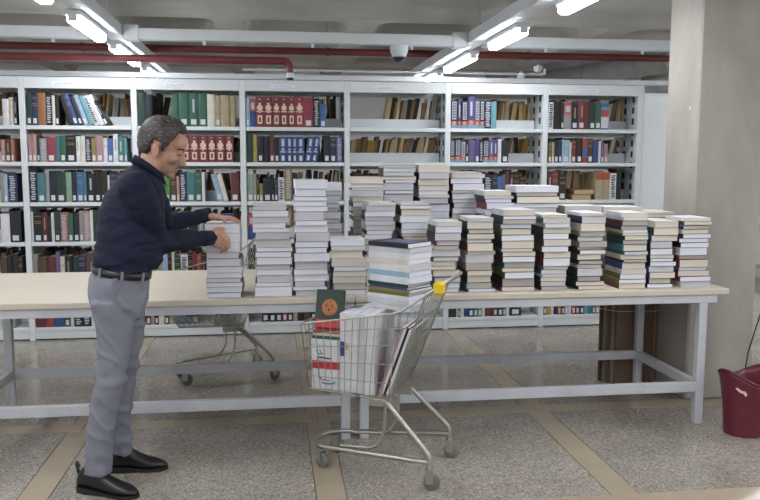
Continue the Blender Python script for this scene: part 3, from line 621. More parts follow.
# ------------------------------------------------------------------ trolleys
yellow = mat('yellow_plastic', 'd8bd12', .45); rubber = mat('grey_rubber', '6d6d6b', .7); wire = mat('wire_steel', '9b9a92', .35, .7, .06, 20.)
def lerp(a, b, t): return Vector(a)*(1-t)+Vector(b)*t
def fil(pts, r=.05, n=5):     # round the corners of a polyline
    pts = [Vector(p) for p in pts]; out = [pts[0]]
    for i in range(1, len(pts)-1):
        a = pts[i-1]-pts[i]; b = pts[i+1]-pts[i]; d = min(r, a.length*.45, b.length*.45); a = pts[i]+a.normalized()*d; b = pts[i]+b.normalized()*d
        for k in range(n+1):
            t = k/n; out.append(a*(1-t)**2+pts[i]*2*t*(1-t)+b*t*t)
    return out+[pts[-1]]
def trolley(loc, rz, label):
    e = empty('shopping_trolley', (loc[0], loc[1], 0), rz, label, 'trolley')
    # local: x forward (nose), y = left hand side; handle end at x = 0
    C = {}
    for s in (1, -1):
        C['rt', s] = Vector((.015, .245*s, .90)); C['mt', s] = Vector((.135, .24*s, .815)); C['ft', s] = Vector((.635, .185*s, .722))
        C['fb', s] = Vector((.615, .145*s, .405)); C['rb', s] = Vector((.2, .2*s, .392))
    rim = MB().tube(fil([C['rt', 1], C['mt', 1], C['ft', 1], C['ft', -1], C['mt', -1], C['rt', -1]], .035), .0048, 8).obj('basket_rim', chrome, e)
    NV = 13
    for s in (1, -1):
        m = MB()
        for k in range(NV+1):
            t = k/NV; b = lerp(C['rb', s], C['fb', s], t)
            top = lerp(C['mt', s], C['ft', s], t)
            m.tube([b, top], .0021, 5)
        for hgt in (.2, .42, .64, .84):
            m.tube([lerp(C['rb', s], C['mt', s], hgt), lerp(C['fb', s], C['ft', s], hgt)], .0021, 5)
        m.tube([C['rb', s], C['fb', s]], .004, 6); m.tube([C['rb', s], C['rt', s]], .0045, 6)
        o = m.obj('side_grid', wire, e); o['kind'] = 'stuff'
    m = MB()
    for k in range(9):
        t = k/8; m.tube([lerp(C['fb', 1], C['fb', -1], t), lerp(C['ft', 1], C['ft', -1], t)], .0021, 5)
    for hgt in (0, .3, .6, .85): m.tube([lerp(C['fb', 1], C['ft', 1], hgt), lerp(C['fb', -1], C['ft', -1], hgt)], .0021 if hgt else .004, 5)
    o = m.obj('front_grid', wire, e); o['kind'] = 'stuff'
    m = MB()
    for k in range(11):
        t = k/10; m.tube([lerp(C['rb', 1], C['rb', -1], t), lerp(C['rt', 1], C['rt', -1], t)], .0021, 5)
    for hgt in (0, .25, .5, .75, 1.): m.tube([lerp(C['rb', 1], C['rt', 1], hgt), lerp(C['rb', -1], C['rt', -1], hgt)], .0026, 5)
    o = m.obj('rear_gate', wire, e); o['kind'] = 'stuff'
    m = MB()
    for k in range(12):
        t = k/11; m.tube([lerp(C['rb', 1], C['fb', 1], t), lerp(C['rb', -1], C['fb', -1], t)], .0021, 5)
    for k in range(1, 8):
        t = k/8; m.tube([lerp(C['rb', 1], C['rb', -1], t), lerp(C['fb', 1], C['fb', -1], t)], .0024, 5)
    o = m.obj('bottom_grid', wire, e); o['kind'] = 'stuff'
    # handle
    hd = MB().tube(fil([C['rt', 1]+Vector((.0, .0, 0)), (-.045, .25, .94), (-.045, -.25, .94), C['rt', -1]], .03), .0095, 10).obj('handle', chrome, e)
    for s in (1,):
        g = MB().cbox(-.067, -.02, (.205 if s > 0 else -.262), (.262 if s > 0 else -.205), .905, .965, .012).obj('yellow_end_grip', yellow, hd)
    # undercarriage
    for s in (1, -1):
        MB().tube(fil([(.215, .17*s, .375), (.03, .2*s, .19), (.0, .208*s, .155), (0, .21*s, .095)], .05), .0125, 10).obj('rear_leg', chrome, e)
        MB().tube(fil([(.235, .115*s, .385), (.245, .115*s, .2), (.29, .115*s, .128), (.47, .1*s, .118)], .04), .0085, 8).obj('support_tube', chrome, e)
        MB().cbox(.17, .32, .112*s-.004, .112*s+.004, .335, .395, .002).obj('bracket_plate', chrome, e)
    MB().tube(fil([(.004, .205, .125), (.585, .115, .108), (.635, .0, .108), (.585, -.115, .108), (.004, -.205, .125)], .06), .0115, 10).obj('base_frame', chrome, e)
    for x, y, a in ((.0, .21, .3), (.0, -.21, .2), (.575, .1, -.4), (.575, -.1, .3)):
        c = bpy.data.objects.new('caster', None); COL.objects.link(c); c.parent = e; c.location = (x, y, 0); c.rotation_euler = (0, 0, a)
        c.empty_display_size = .05
        zt = .094 if x < .1 else .096
        MB().cbox(-.018, .018, -.02, -.015, .032, .082, .002).cbox(-.018, .018, .015, .02, .032, .082, .002).cbox(-.02, .02, -.02, .02, .08, zt, .002).obj('fork', chrome, c)
        MB().lathe([(.012, -.0125), (.034, -.0125), (.0385, -.008), (.0385, .008), (.034, .0125), (.012, .0125)], (-.012, 0, .0385), 20, axis='y').obj('wheel', rubber, c)
    return e
T1 = ((.776, 3.595), math.atan2(.424, -.906))
t1 = trolley(*T1, 'steel shopping trolley loaded with books before the tables')
t2 = trolley((-.075, 5.545), math.atan2(-.30, -.954), 'empty steel shopping trolley parked behind the left table')
M1 = Matrix.Translation((T1[0][0], T1[0][1], 0)) @ Matrix.Rotation(T1[1], 4, 'Z')
# books in the trolley: local boxes (x0,x1,y0,y1,z0,z1), spine axis
def tbook(x0, x1, y0, y1, z0, z1, cov, page, label, mode, rot=(0, 0, 0), hard=False):
    """mode 'flat': lies down, spine on the +y (near) side; 'up': stands, cover facing +y, spine at high x; 'upx': stands, spine facing +y"""
    cx, cy, cz = (x0+x1)/2, (y0+y1)/2, z0
    dx, dy, dz = x1-x0, y1-y0, z1-z0
    if mode == 'flat': t, wd, h, f = dz, dy, dx, (lambda x, y, z: (z-dx/2, dy/2-y, x))
    elif mode == 'flatx': t, wd, h, f = dz, dx, dy, (lambda x, y, z: (y-dx/2, z-dy/2, x))
    elif mode == 'up': t, wd, h, f = dy, dx, dz, (lambda x, y, z: (y-dx/2, dy/2-x, z))
    else: t, wd, h, f = dx, dy, dz, (lambda x, y, z: (x-dx/2, dy/2-y, z))
    c_, p_ = book_mesh(t, wd, h, .0024 if hard else .0015, .004 if hard else .0012, (colmat(cov), page), hard, f)
    o = link('book', c_); o.matrix_world = M1 @ Matrix.Translation((cx, cy, cz)) @ Matrix.Rotation(rot[2], 4, 'Z') @ Matrix.Rotation(rot[1], 4, 'Y') @ Matrix.Rotation(rot[0], 4, 'X')
    link('pages', p_, o); tag(o, label, 'book', 'books in the trolley'); return o
zb = .402
# upright white volumes in the rear half, two rows deep
for k in range(4):
    x0 = .278+.0445*k
    o = tbook(x0, x0+.043, .0, .165-.008*k, zb, .778, 'dcdee2' if k != 1 else 'c9cbd4', PW, ['white upright volume nearest the trolley handle', 'pale grey upright volume, second from the trolley handle', 'white upright volume, third from the trolley handle', 'white upright volume with blue and yellow squares on the spine'][k], 'upx')
    if k == 3:
        d_ = (.165-.008*k)/2
        MB().box(-.002, .02, d_, d_+.0012, .17, .24).obj('blue_square', mat('logo_blue', '2c3f86', .5), o)
        MB().box(-.02, -.006, d_, d_+.0012, .2, .235).obj('yellow_square', mat('logo_yellow', 'c9b06a', .5), o)
    if k < 3: tbook(x0, x0+.043, -.165, -.003, zb, .778, 'dcdee2', PW, 'white upright volume under the trolley pile, %s from the handle in the hidden row' % ORD[k+1], 'upx')
# the pile lying on them, turned a little on the trolley
cols = ['dcdee2', 'c9cbd4', 'dcdee2', '6f7030', '9a8440', '2f4f9c', '1f4034', 'dcdee2', '8fb4d6', 'dcdee2', 'd8d2c0', 'dcdee2', 'c9cbd4', '6a5f95']
z = .7785; nm = {}
for k, cv in enumerate(cols):
    t = [.026, .03, .017, .013, .015, .012, .016, .032, .025, .033, .023, .03, .025, .022][k]
    j = U(-.005, .005); jy = U(-.006, .006)
    o = tbook(.23-.1225+j, .23+.1225+j+U(-.01, .01), -.099-.092+jy, -.099+.092+jy, z, z+t, cv if k < 13 else '1b2238', PW if k % 3 else PG, '%s book, %s from the bottom of the pile in the trolley' % (CN[cv] if k < 13 else 'dark blue glossy', ORD[k+1]), 'flat', (0, 0, math.radians(-22)+U(-.04, .04)))
    z += t+.0004
tp = MB().box(-.1, .07, -.07, .06, t+.0001, t+.0008).obj('cover_print', mat('violet_print', '4b4a78', .35, 0, .3, 9.), o)
# leaning books against the rear gate
for k in range(5):
    o = tbook(.0, .0115, -.1+.005*k, .15, 0, .34-.012*(k % 2), ['9c9c9a', 'dcdee2', '17181c', 'dcdee2', 'b98a95'][k], PW, '%s thin book leaning in the trolley, %s from its rear gate' % (CN[['9c9c9a', 'dcdee2', '17181c', 'dcdee2', 'b98a95'][k]], ORD[k+1]), 'upx')
    an = -.34
    o.matrix_world = M1 @ Matrix.Translation((.206+.0128*k, .0, .408)) @ Matrix.Rotation(an, 4, 'Y') @ Matrix.Translation((0, .025+.0025*k, 0))
# red and white upright book at the nose
o = tbook(.458, .6, .105, .14, zb+.002, .612, 'dcdee2', PW, 'white book with a broad red band and black script', 'up', hard=False)
redb = mat('red_stripe', 'b3323a', .5); h_ = .0176
MB().box(-.071, .0712, h_, h_+.0008, .098, .137).obj('red_band', redb, o)
sc = MB()
def stroke(pts, r=.0022): sc.tube([Vector((x, h_+.0012, z)) for x, z in pts], r, 5)
stroke([(.045, .19), (.04, .175), (.03, .168), (.02, .172)]); stroke([(.03, .19), (.022, .178), (.012, .17)], .0015); stroke([(.04, .155), (.0, .152), (-.03, .15)], .003)
stroke([(.04, .155), (.037, .13), (.035, .09), (.033, .055), (.028, .048)], .0032); stroke([(.03, .06), (.02, .045), (.01, .042), (.0, .05)], .002); stroke([(.02, .03), (-.01, .026), (-.04, .03), (-.05, .038)], .0026); stroke([(-.005, .045), (-.02, .04)], .002)
sc.obj('cover_script', black, o)
for k, (cv, y0) in enumerate((('1b2238', .068), ('9c9c9a', .033), ('dcdee2', -.005), ('24345f', -.045))):
    tbook(.459, .6, y0, y0+.034, zb+.002, .60-.004*k, cv, PW, '%s upright book at the trolley nose, %s behind the red-banded one' % (CN[cv], ORD[k+1]), 'up')
z = .6135
for k, (cv, t) in enumerate((('dcdee2', .03), ('2c6b52', .016), ('d8d2c0', .012), ('b6402f', .014))):
    tbook(.462-.002*k, .605-.004*k, -.05, .13, z, z+t, cv, PW, '%s book lying on the upright ones at the trolley nose' % CN[cv], 'flat'); z += t+.0004
# picture-cover book leaning against the pile
o = tbook(.0, .142, 0, .016, 0, .185, '1f4034', PW, 'dark green picture book with an orange figure, leaning in the trolley', 'up')
o.matrix_world = M1 @ Matrix.Translation((.532, .09, z+.0025)) @ Matrix.Rotation(math.radians(14), 4, 'X')
sphere_ = [(.046 if False else .04, .0083), (.036, .0098), (.0, .0102)]
MB().lathe(sphere_, (.0, 0, .1), 16, axis='y').obj('orange_figure', mat('figure_orange', 'a8683c', .6, 0, .35, 40.), o)
MB().lathe([(.007, .0095), (.0, .0112)], (-.012, 0, .108), 8, axis='y').lathe([(.007, .0095), (.0, .0112)], (.016, 0, .108), 8, axis='y').lathe([(.009, .0095), (.0, .0112)], (.002, 0, .088), 8, axis='y').obj('figure_marks', mat('figure_dark', '3a2118', .7), o)
MB().box(-.069, .069, .0082, .0092, .002, .04).obj('red_band', redb, o)

# ------------------------------------------------------------------ waste bin
bx_, by_ = 2.57, 3.94
binm = mat('maroon_plastic', '5e1c2c', .38, 0, .08, 6.)
wb = empty('waste_bin', (bx_, by_, 0), .25, 'maroon plastic waste bin with a saddle rim beside the pillar', 'waste bin')
m = MB(); n = 40; rows = []
for t in [i/10 for i in range(11)]:
    rows.append([])
    for k in range(n):
        a = 2*math.pi*k/n; hh = .292+.075*(math.cos(a)**2)
        r = .108+.036*t-.006*math.sin(t*3.1)
        rows[-1].append(Vector((r*1.08*math.cos(a), r*.95*math.sin(a), .004+(hh-.004)*t)))
inner = [[Vector((p.x*.965, p.y*.965, max(p.z, .012) if i else .012)) for p in row] for i, row in enumerate(rows)]
allr = rows+list(reversed(inner))
vs_ = [p for r in allr for p in r]
m.add(vs_, [(i*n+k, i*n+(k+1) % n, (i+1)*n+(k+1) % n, (i+1)*n+k) for i in range(len(allr)-1) for k in range(n)], 0, True)
m.add(rows[0], [tuple(reversed(range(n)))]); m.add(inner[0], [tuple(range(n))])
m.obj('bucket', binm, wb)
mb_ = MB().tube([(1.012*p.x, 1.012*p.y, p.z+.001) for p in rows[-1]], .005, 6, closed=True).obj('rim', binm, wb)
a = math.radians(216)
stp = MB(); P0 = Vector((.1395*1.08*math.cos(a), .1395*.95*math.sin(a), .262)); tn = Vector((-math.sin(a), math.cos(a), 0)); nr = Vector((math.cos(a), math.sin(a), 0))
poly = [(-.03, .016), (-.02, .02), (.0, .006), (.02, .004), (.03, -.012), (.022, -.022), (.012, -.008), (-.006, -.004), (-.016, .004)]
stp.add([P0+tn*x+Vector((0, 0, z_))+nr*.004 for x, z_ in poly]+[P0+tn*x+Vector((0, 0, z_))-nr*.006 for x, z_ in poly], [tuple(range(9)), tuple(reversed(range(9, 18)))]+[(i, (i+1) % 9, 9+(i+1) % 9, 9+i) for i in range(9)])
stp.obj('torn_sticker', mat('sticker_pink', 'd9b9b4', .6), wb)

# ------------------------------------------------------------------ boards tied in a bundle under the table
bd = [mat('board_brown', '6a5444', .7, 0, .2, 5., (1, 1, .2)), mat('board_edge', '857a69', .75, 0, .15, 8., (1, 1, .3)), mat('board_dark', '52433c', .7, 0, .15, 5.)]
for k in range(5):
    o = MB().cbox(2.185+.017*(4-k), 2.52+.024*k, 4.925+.026*k, 4.947+.026*k, 0, .725-.012*k, .002).obj('wooden_board', bd[k % 2 if k < 4 else 2])
    tag(o, '%s brown board of the tied bundle beneath the table' % ['front', 'second', 'third', 'fourth', 'rearmost'][k], 'board', 'tied board bundle')
o = MB().tube([(2.177, 5.04, .5), (2.249, 4.92, .5), (2.523, 4.921, .495), (2.63, 5.02, .497), (2.63, 5.062, .498), (2.175, 5.062, .499)], .0028, 6, closed=True).obj('string', mat('white_string', 'c9c6bd', .8)); tag(o, 'white string tied round the brown boards', 'string')
# cable lying down the pillar's far corner
o = MB().tube([(3.0, 4.5, .55), (2.97, 4.51, .42), (2.93, 4.5, .3), (2.9, 4.49, .1), (2.86, 4.46, .0045), (2.95, 4.3, .0045)], .0045, 6).obj('cable', black); tag(o, 'thin dark cable running down behind the waste bin', 'cable')

# ------------------------------------------------------------------ the man
def sphere(mb, c, r, rot=None, n=16, k=10):
    c = Vector(c); r = (r, r, r) if isinstance(r, (int, float)) else r
    rings = []
    for i in range(k+1):
        th = math.pi*(i+.02)/(k+.04)
        ring = []
        for j in range(n):
            a = 2*math.pi*j/n; p = Vector((r[0]*math.sin(th)*math.cos(a), r[1]*math.sin(th)*math.sin(a), -r[2]*math.cos(th)))
            if rot is not None: p = rot @ p
            ring.append(c+p)
        rings.append(ring)
    mb.loft(rings)
def ell(c, rx, ry, yaw, n=24, e=2.0, tilt=0.):
    cs, sn = math.cos(yaw), math.sin(yaw); out = []
    for k in range(n):
        a = 2*math.pi*k/n; ca, sa = math.cos(a), math.sin(a)
        x = rx*math.copysign(abs(ca)**(2/e), ca); y = ry*math.copysign(abs(sa)**(2/e), sa)
        out.append(Vector((c.x+x*cs-y*sn, c.y+x*sn+y*cs, c.z-tilt*x)))
    return out
def limb(mb, pts, rs, n=16):
    mb.tube(pts, rs, n); sphere(mb, pts[0], rs[0]); sphere(mb, pts[-1], rs[-1])
def smoothpath(pts, vals, n=6):
    P_ = [Vector(p) for p in pts]; op, ov = [], []
    for i in range(len(P_)-1):
        p0 = P_[max(i-1, 0)]; p1 = P_[i]; p2 = P_[i+1]; p3 = P_[min(i+2, len(P_)-1)]
        for k in range(n):
            t = k/n
            op.append(.5*((2*p1)+(p2-p0)*t+(2*p0-5*p1+4*p2-p3)*t*t+(3*p1-p0-3*p2+p3)*t**3)); ov.append(vals[i]*(1-t)+vals[i+1]*t)
    return op+[P_[-1]], ov+[vals[-1]]
def remesh(mb, voxel, name, material, parent, smooth=4, disp=None):
    me = mb.mesh(name, material); ob = bpy.data.objects.new('temporary', me); COL.objects.link(ob)
    md = ob.modifiers.new('r', 'REMESH'); md.mode = 'VOXEL'; md.voxel_size = voxel; md.use_smooth_shade = True
    if smooth:
        ms = ob.modifiers.new('s', 'SMOOTH'); ms.iterations = smooth; ms.factor = .5
    bpy.context.view_layer.update(); dg = bpy.context.evaluated_depsgraph_get()
    m2 = bpy.data.meshes.new_from_object(ob.evaluated_get(dg)); m2.name = name
    bpy.data.objects.remove(ob); bpy.data.meshes.remove(me)
    m2.materials.clear(); m2.materials.append(material)
    if disp:
        nr = [v.normal.copy() for v in m2.vertices]
        for v, nn_ in zip(m2.vertices, nr): v.co = v.co+nn_*disp(v.co)
    for p in m2.polygons: p.use_smooth = True
    return link(name, m2, parent)

man = empty('person', (0, 0, 0), 0, 'man in navy shirt and grey trousers setting books on a stack', 'person')
skin = mat('skin', 'b08671', .55, 0, .1, 30., bump=.04, bscale=300.)
nt = skin.node_tree; bs = nt.nodes['Principled BSDF']; src = bs.inputs['Base Color'].links[0].from_socket
skin_c = at(174, 168, Y=3.80)      # short grey stubble round chin and jaw
ge = nt.nodes.new('ShaderNodeNewGeometry'); ds = nt.nodes.new('ShaderNodeVectorMath'); ds.operation = 'DISTANCE'; ds.inputs[1].default_value = skin_c
nt.links.new(ge.outputs['Position'], ds.inputs[0]); mr = nt.nodes.new('ShaderNodeMapRange'); mr.inputs[1].default_value = .035; mr.inputs[2].default_value = .075; mr.inputs[3].default_value = .45; mr.inputs[4].default_value = 0
nt.links.new(ds.outputs['Value'], mr.inputs[0]); mxn = nt.nodes.new('ShaderNodeMix'); mxn.data_type = 'RGBA'; mxn.inputs[7].default_value = (*hexc('5c4f49'), 1)
nt.links.new(mr.outputs[0], mxn.inputs[0]); nt.links.new(src, mxn.inputs[6]); nt.links.new(mxn.outputs[2], bs.inputs['Base Color'])
shirt_m = mat('navy_cotton', '13182b', .85, 0, .12, 30., bump=.14, bscale=26., spec=.25)
trous_m = mat('grey_trouser_cloth', '72747f', .8, 0, .06, 40., bump=.08, bscale=20.)
leather = mat('black_leather', '121214', .38, 0, .1, 20., bump=.06, bscale=60.)
YB = math.radians(20)

def J(px, py, Y): return at(px, py, Y=Y)
# torso rings shared by body (shrunk) and shirt
TOR = [(126, 270, 3.70, .137, .158), (127.5, 262, 3.71, .15, .162), (129, 252, 3.72, .153, .162), (130.5, 240, 3.735, .150, .158), (131, 225, 3.76, .150, .158), (132.5, 208, 3.785, .146, .16),
       (135, 196, 3.80, .136, .164), (139, 186, 3.81, .116, .155), (143.5, 177.5, 3.82, .09, .12), (148, 171.5, 3.825, .066, .078), (150.5, 168.5, 3.83, .059, .062)]
nS = J(137, 191, 3.63); nE = J(158, 242, 3.72); nW = J(210, 238, 3.965)
fS = J(150, 189, 3.97); fE = J(165, 224, 4.045); fW = J(206, 221.5, 4.20)
fW.z = ZH+.042
HC = J(163.5, 147.5, 3.83); HM = Matrix.Translation(HC) @ Matrix.Rotation(math.radians(-3), 4, 'Z') @ Matrix.Rotation(math.radians(24), 4, 'Y') @ Matrix.Scale(1.04, 4)
H3 = HM.to_3x3()
NLEG = [(112, 300, 3.615, .092), (114.5, 330, 3.61, .082), (114, 350, 3.60, .073), (112, 372, 3.59, .068), (107.5, 393, 3.585, .068), (102.5, 416, 3.58, .062), (100, 440, 3.575, .058), (97.5, 473, 3.57, .06)]
FLEG = [(126, 300, 3.785, .092), (127, 330, 3.795, .082), (124.5, 351, 3.80, .076), (122.5, 372, 3.81, .071), (120.5, 388, 3.81, .066), (119.5, 421, 3.81, .056), (121, 441, 3.81, .051), (123, 454, 3.81, .049)]
# --- body: head, neck, trunk, arms, hands and legs in one surface
b = MB()
def hs(c, r, rot=None):
    sphere(b, HM @ Vector(c), tuple(q*1.04 for q in (r if isinstance(r, tuple) else (r, r, r))), (H3.normalized() @ rot) if rot is not None else H3.normalized(), 20, 14)
hs((-.018, 0, .034), (.098, .077, .092)); hs((.024, 0, -.03), (.068, .06, .085)); hs((.045, 0, -.07), (.045, .046, .045)); hs((.072, 0, -.1), (.022, .026, .02))
hs((.05, 0, .045), (.045, .062, .045)); hs((.076, 0, .018), (.018, .045, .012)); hs((.055, .036, -.028), (.03, .024, .026)); hs((.055, -.036, -.028), (.03, .024, .026))
hs((.09, 0, -.066), (.010, .022, .006)); hs((.088, 0, -.078), (.010, .019, .007)); hs((.0, 0, -.075), (.05, .052, .04))
b.loft([[HM @ Vector((x+dx*h, y*w_, z_)) for dx, y in ((-2.8, -1), (0, -.75), (1, -.3), (1, .3), (0, .75), (-2.8, 1))] for x, h, w_, z_ in ((.078, .008, .010, .024), (.092, .01, .011, .002), (.106, .012, .014, -.022), (.112, .012, .019, -.036), (.098, .012, .018, -.05))])
for s in (-1, 1):
    er = Matrix.Rotation(math.radians(-12), 3, 'Y') @ Matrix.Rotation(s*math.radians(14), 3, 'Z')
    hs((-.013, s*.079, -.022), (.018, .008, .029), er); hs((-.02, s*.086, -.014), (.011, .005, .022), er); hs((-.006, s*.081, -.046), (.008, .006, .010), er)
# neck
nb = J(150, 169, 3.82)
limb(b, [HM @ Vector((-.03, 0, -.05)), lerp(HM @ Vector((-.03, 0, -.06)), nb, .5), nb, nb+Vector((-.03, -.01, -.08))], [.054, .053, .055, .05], 18)
b.loft([ell(J(x, y, Y), rx-.02, ry-.02, YB, 20, 2.3) for x, y, Y, rx, ry in TOR[:8]])
for A, B_, C_, rr in ((nS, nE, nW, (.05, .044, .042, .036, .026)), (fS, fE, fW, (.046, .04, .038, .032, .024))):
    limb(b, [lerp(A, B_, .12), lerp(A, B_, .5), B_, lerp(B_, C_, .45), C_], rr, 14)
for L in (NLEG, FLEG):
    pts = [J(x, y, Y) for x, y, Y, r in L]; limb(b, pts, [max(.03, r-.022) for x, y, Y, r in L], 14)
    limb(b, [pts[-1], Vector((pts[-1].x, pts[-1].y, .07))], [.03, .032], 12)
# near (right) hand on the front of the books: index on top, thumb along the upper edge
def finger(pts, r0, r1):
    pts = [Vector(p) for p in pts]; n_ = len(pts)
    limb(b, pts, [r0+(r1-r0)*i/(n_-1) for i in range(n_)], 10)
YF_ = 4.13
def F_(px, py, off): return at(px, py, Y=YF_-off)
kn = [F_(219.5, 232.5, .042), F_(220.5, 237, .045), F_(220, 241.5, .044), F_(218.5, 245.5, .04)]
wr = nW
for kk in kn: limb(b, [wr+Vector((.005, .01, (kk.z-wr.z)*.45)), lerp(wr, kk, .6)+Vector((0, 0, (kk.z-wr.z)*.2)), kk], [.018, .017, .0125], 12)
finger([kn[0], F_(225.5, 235, .036), F_(228.5, 239, .022), F_(229, 242.5, .010)], .0108, .0082)
finger([kn[1], F_(226, 240, .037), F_(229, 244, .022), F_(228.5, 247.5, .010)], .011, .0084)
finger([kn[2], F_(225, 244.5, .035), F_(227, 248, .021), F_(225.5, 251, .010)], .0108, .008)
finger([kn[3], F_(221.5, 248.5, .031), F_(223, 251, .019), F_(221.5, 252.5, .010)], .0095, .007)
th0 = lerp(wr, kn[0], .35)
finger([th0, F_(215.5, 229.5, .045), F_(219.5, 228.5, .03), F_(223.5, 229, .011)], .0135, .0088)
# far (left) hand lying on the top book
zf = ZH
w2 = fW
k2 = [Vector((w2.x+.088+dx, w2.y+dy, zf+.026)) for dx, dy in ((.004, -.034), (.01, -.011), (.007, .012), (-.002, .033))]
for kk in k2: limb(b, [w2+Vector((.01, (kk.y-w2.y)*.45, -.003)), lerp(w2, kk, .55)+Vector((0, (kk.y-w2.y)*.2, 0)), kk], [.018, .016, .012], 12)
for kk, ln_, sp in zip(k2, (.07, .078, .072, .055), (-.006, .0, .006, .012)):
    finger([kk, kk+Vector((ln_*.4, sp*.4, .002)), kk+Vector((ln_*.75, sp*.8, -.008)), Vector((kk.x+ln_, kk.y+sp, zf+.0085))], .0102, .0076)
t0 = lerp(w2, k2[0], .35)+Vector((0, -.01, 0))
finger([t0, t0+Vector((.025, -.014, -.004)), t0+Vector((.05, -.02, -.008)), Vector((t0.x+.07, t0.y-.022, zf+.009))], .0125, .0085)
body = remesh(b, .0042, 'body', skin, man, 3)

# --- shirt
sh = MB()
TILT = [0]*7+[.12, .3, .55, .75]
sh.loft([ell(J(x, y, Y), rx, ry, YB, 32, 2.25, tl) for (x, y, Y, rx, ry), tl in zip(TOR, TILT)])
pts, rs = smoothpath([nS+Vector((-.012, .03, .012)), lerp(nS, nE, .35)+Vector((0, -.004, 0)), lerp(nS, nE, .75), nE+Vector((.004, 0, -.004)), lerp(nE, nW, .3), lerp(nE, nW, .7), nW], [.078, .072, .063, .057, .053, .045, .036])
limb(sh, pts, rs, 20)
pts, rs = smoothpath([fS+Vector((-.01, -.03, .01)), lerp(fS, fE, .5), fE, lerp(fE, fW, .4), fW], [.075, .065, .055, .047, .034])
limb(sh, pts, rs, 20)
def wr_sh(p):
    q_ = Vector((p.x*9+p.z*4, p.y*9, p.z*22)); low = max(0, min(1, (1.22-p.z)/.2))
    fold_ = 1-abs(noise.noise(Vector((p.x*5+p.z*7, p.y*6, p.z*15-p.x*5))))*2
    return noise.noise(q_)*.007*(.35+low)+noise.noise(q_*2.3+Vector((5, 1, 2)))*.003+max(0, fold_-.35)*.012*(.3+.7*low)-.003
shirt = remesh(sh, .007, 'shirt', shirt_m, man, 5, wr_sh)
# collar
cl = MB(); cr = []
for k in range(21):
    a = math.radians(20+320*k/20)          # open at the throat
    dv = Vector((math.cos(a+YB), math.sin(a+YB), 0)); sl = -.72*math.cos(a)*.064
    base = nb+dv*.062+Vector((0, 0, -.004+sl)); topv = nb+dv*.058+Vector((-.006, 0, .02+sl)); fold = nb+dv*.082+Vector((-.004, 0, -.02+sl*1.15-.018*max(0, math.cos(a))))
    cr.append([fold, topv+Vector((math.cos(a+YB)*.004, math.sin(a+YB)*.004, .001)), topv, base])
n4 = 4
vs_ = [p for r in cr for p in r]
cl.add(vs_, [(i*4+k, i*4+(k+1) % 4, (i+1)*4+(k+1) % 4, (i+1)*4+k) for i in range(20) for k in range(4)], 0, True); cl.add(cr[0], [(0, 1, 2, 3)]); cl.add(cr[-1], [(3, 2, 1, 0)])
cl.obj('collar', shirt_m, shirt)
for W_, E_, r_ in ((nW, nE, .037), (fW, fE, .035)):
    d_ = (W_-E_).normalized(); MB().tube([W_-d_*.05, W_+d_*.006, W_+d_*.008], [r_+.003, r_+.001, r_-.006], 20).obj('cuff', shirt_m, shirt)

# --- trousers
tr = MB()
tr.loft([ell(J(x, y, Y), rx, ry, YB, 28, 2.3) for x, y, Y, rx, ry in ((121, 270, 3.70, .122, .162), (119, 280, 3.70, .128, .168), (117.5, 290, 3.70, .132, .17), (118, 303, 3.70, .126, .17), (118.5, 314, 3.70, .105, .15), (118, 321, 3.70, .06, .09))])
for L in (NLEG, FLEG):
    pts, rs = smoothpath([J(x, y, Y) for x, y, Y, r in L], [r for *_, r in L], 5)
    tr.loft([ell(p, r, r*1.0, YB*.6, 24, 2.1) for p, r in zip(pts, rs)])
def wr_tr(p):
    q_ = Vector((p.x*10, p.y*10, p.z*5)); c_ = noise.noise(Vector((p.x*14, p.y*9, p.z*24)))
    knee = math.exp(-((p.z-.5)/.1)**2)+math.exp(-((p.z-.12)/.07)**2)+.8*math.exp(-((p.z-.84)/.06)**2)
    fold_ = 1-abs(noise.noise(Vector((p.x*7+3, p.y*7, p.z*9+p.x*8))))*2
    return noise.noise(q_)*.004+c_*.007*min(1, knee)+max(0, fold_-.5)*.015-.003
trousers = remesh(tr, .007, 'trousers', trous_m, man, 9, wr_tr)
# fly seam and side pocket
pk = [J(124, 277, 3.52), J(122, 286, 3.515), J(116, 297, 3.515)]
MB().tube([Vector((p.x, p.y, p.z)) for p in pk], .0015, 5).obj('pocket_seam', mat('seam_grey', '575962', .8), trousers)
# --- belt
bl = MB(); rr_ = [ell(J(121, 274, 3.70), .128, .168, YB, 40, 2.3), ell(J(121.5, 267, 3.70), .13, .17, YB, 40, 2.3)]
tilt = lambda p: Vector((p.x, p.y, p.z-(p.x-J(121, 270, 3.7).x)*.14))
ins = [[Vector((lerp(J(121, 270, 3.70), p, .93).x, lerp(J(121, 270, 3.70), p, .93).y, p.z)) for p in r] for r in rr_]
R4 = [[tilt(p) for p in r] for r in (rr_[0], rr_[1], ins[1], ins[0])]
n = 40; vs_ = [p for r in R4 for p in r]
bl.add(vs_, [(i*n+k, i*n+(k+1) % n, ((i+1) % 4)*n+(k+1) % n, ((i+1) % 4)*n+k) for i in range(4) for k in range(n)], 0, True)
belt = bl.obj('belt', leather, man)
for k in (29, 33, 24):
    p0 = lerp(R4[0][k], R4[1][k], -.15); p1 = lerp(R4[0][k], R4[1][k], 1.15); c_ = J(121, 270, 3.7); nr_ = (Vector((p0.x-c_.x, p0.y-c_.y, 0))).normalized(); tn = Vector((-nr_.y, nr_.x, 0))*.006
    MB().hexa([p0-tn-nr_*.004, p0+tn-nr_*.004, p0+tn+nr_*.005, p0-tn+nr_*.005, p1-tn-nr_*.004, p1+tn-nr_*.004, p1+tn+nr_*.005, p1-tn+nr_*.005]).obj('belt_loop', trous_m, belt)
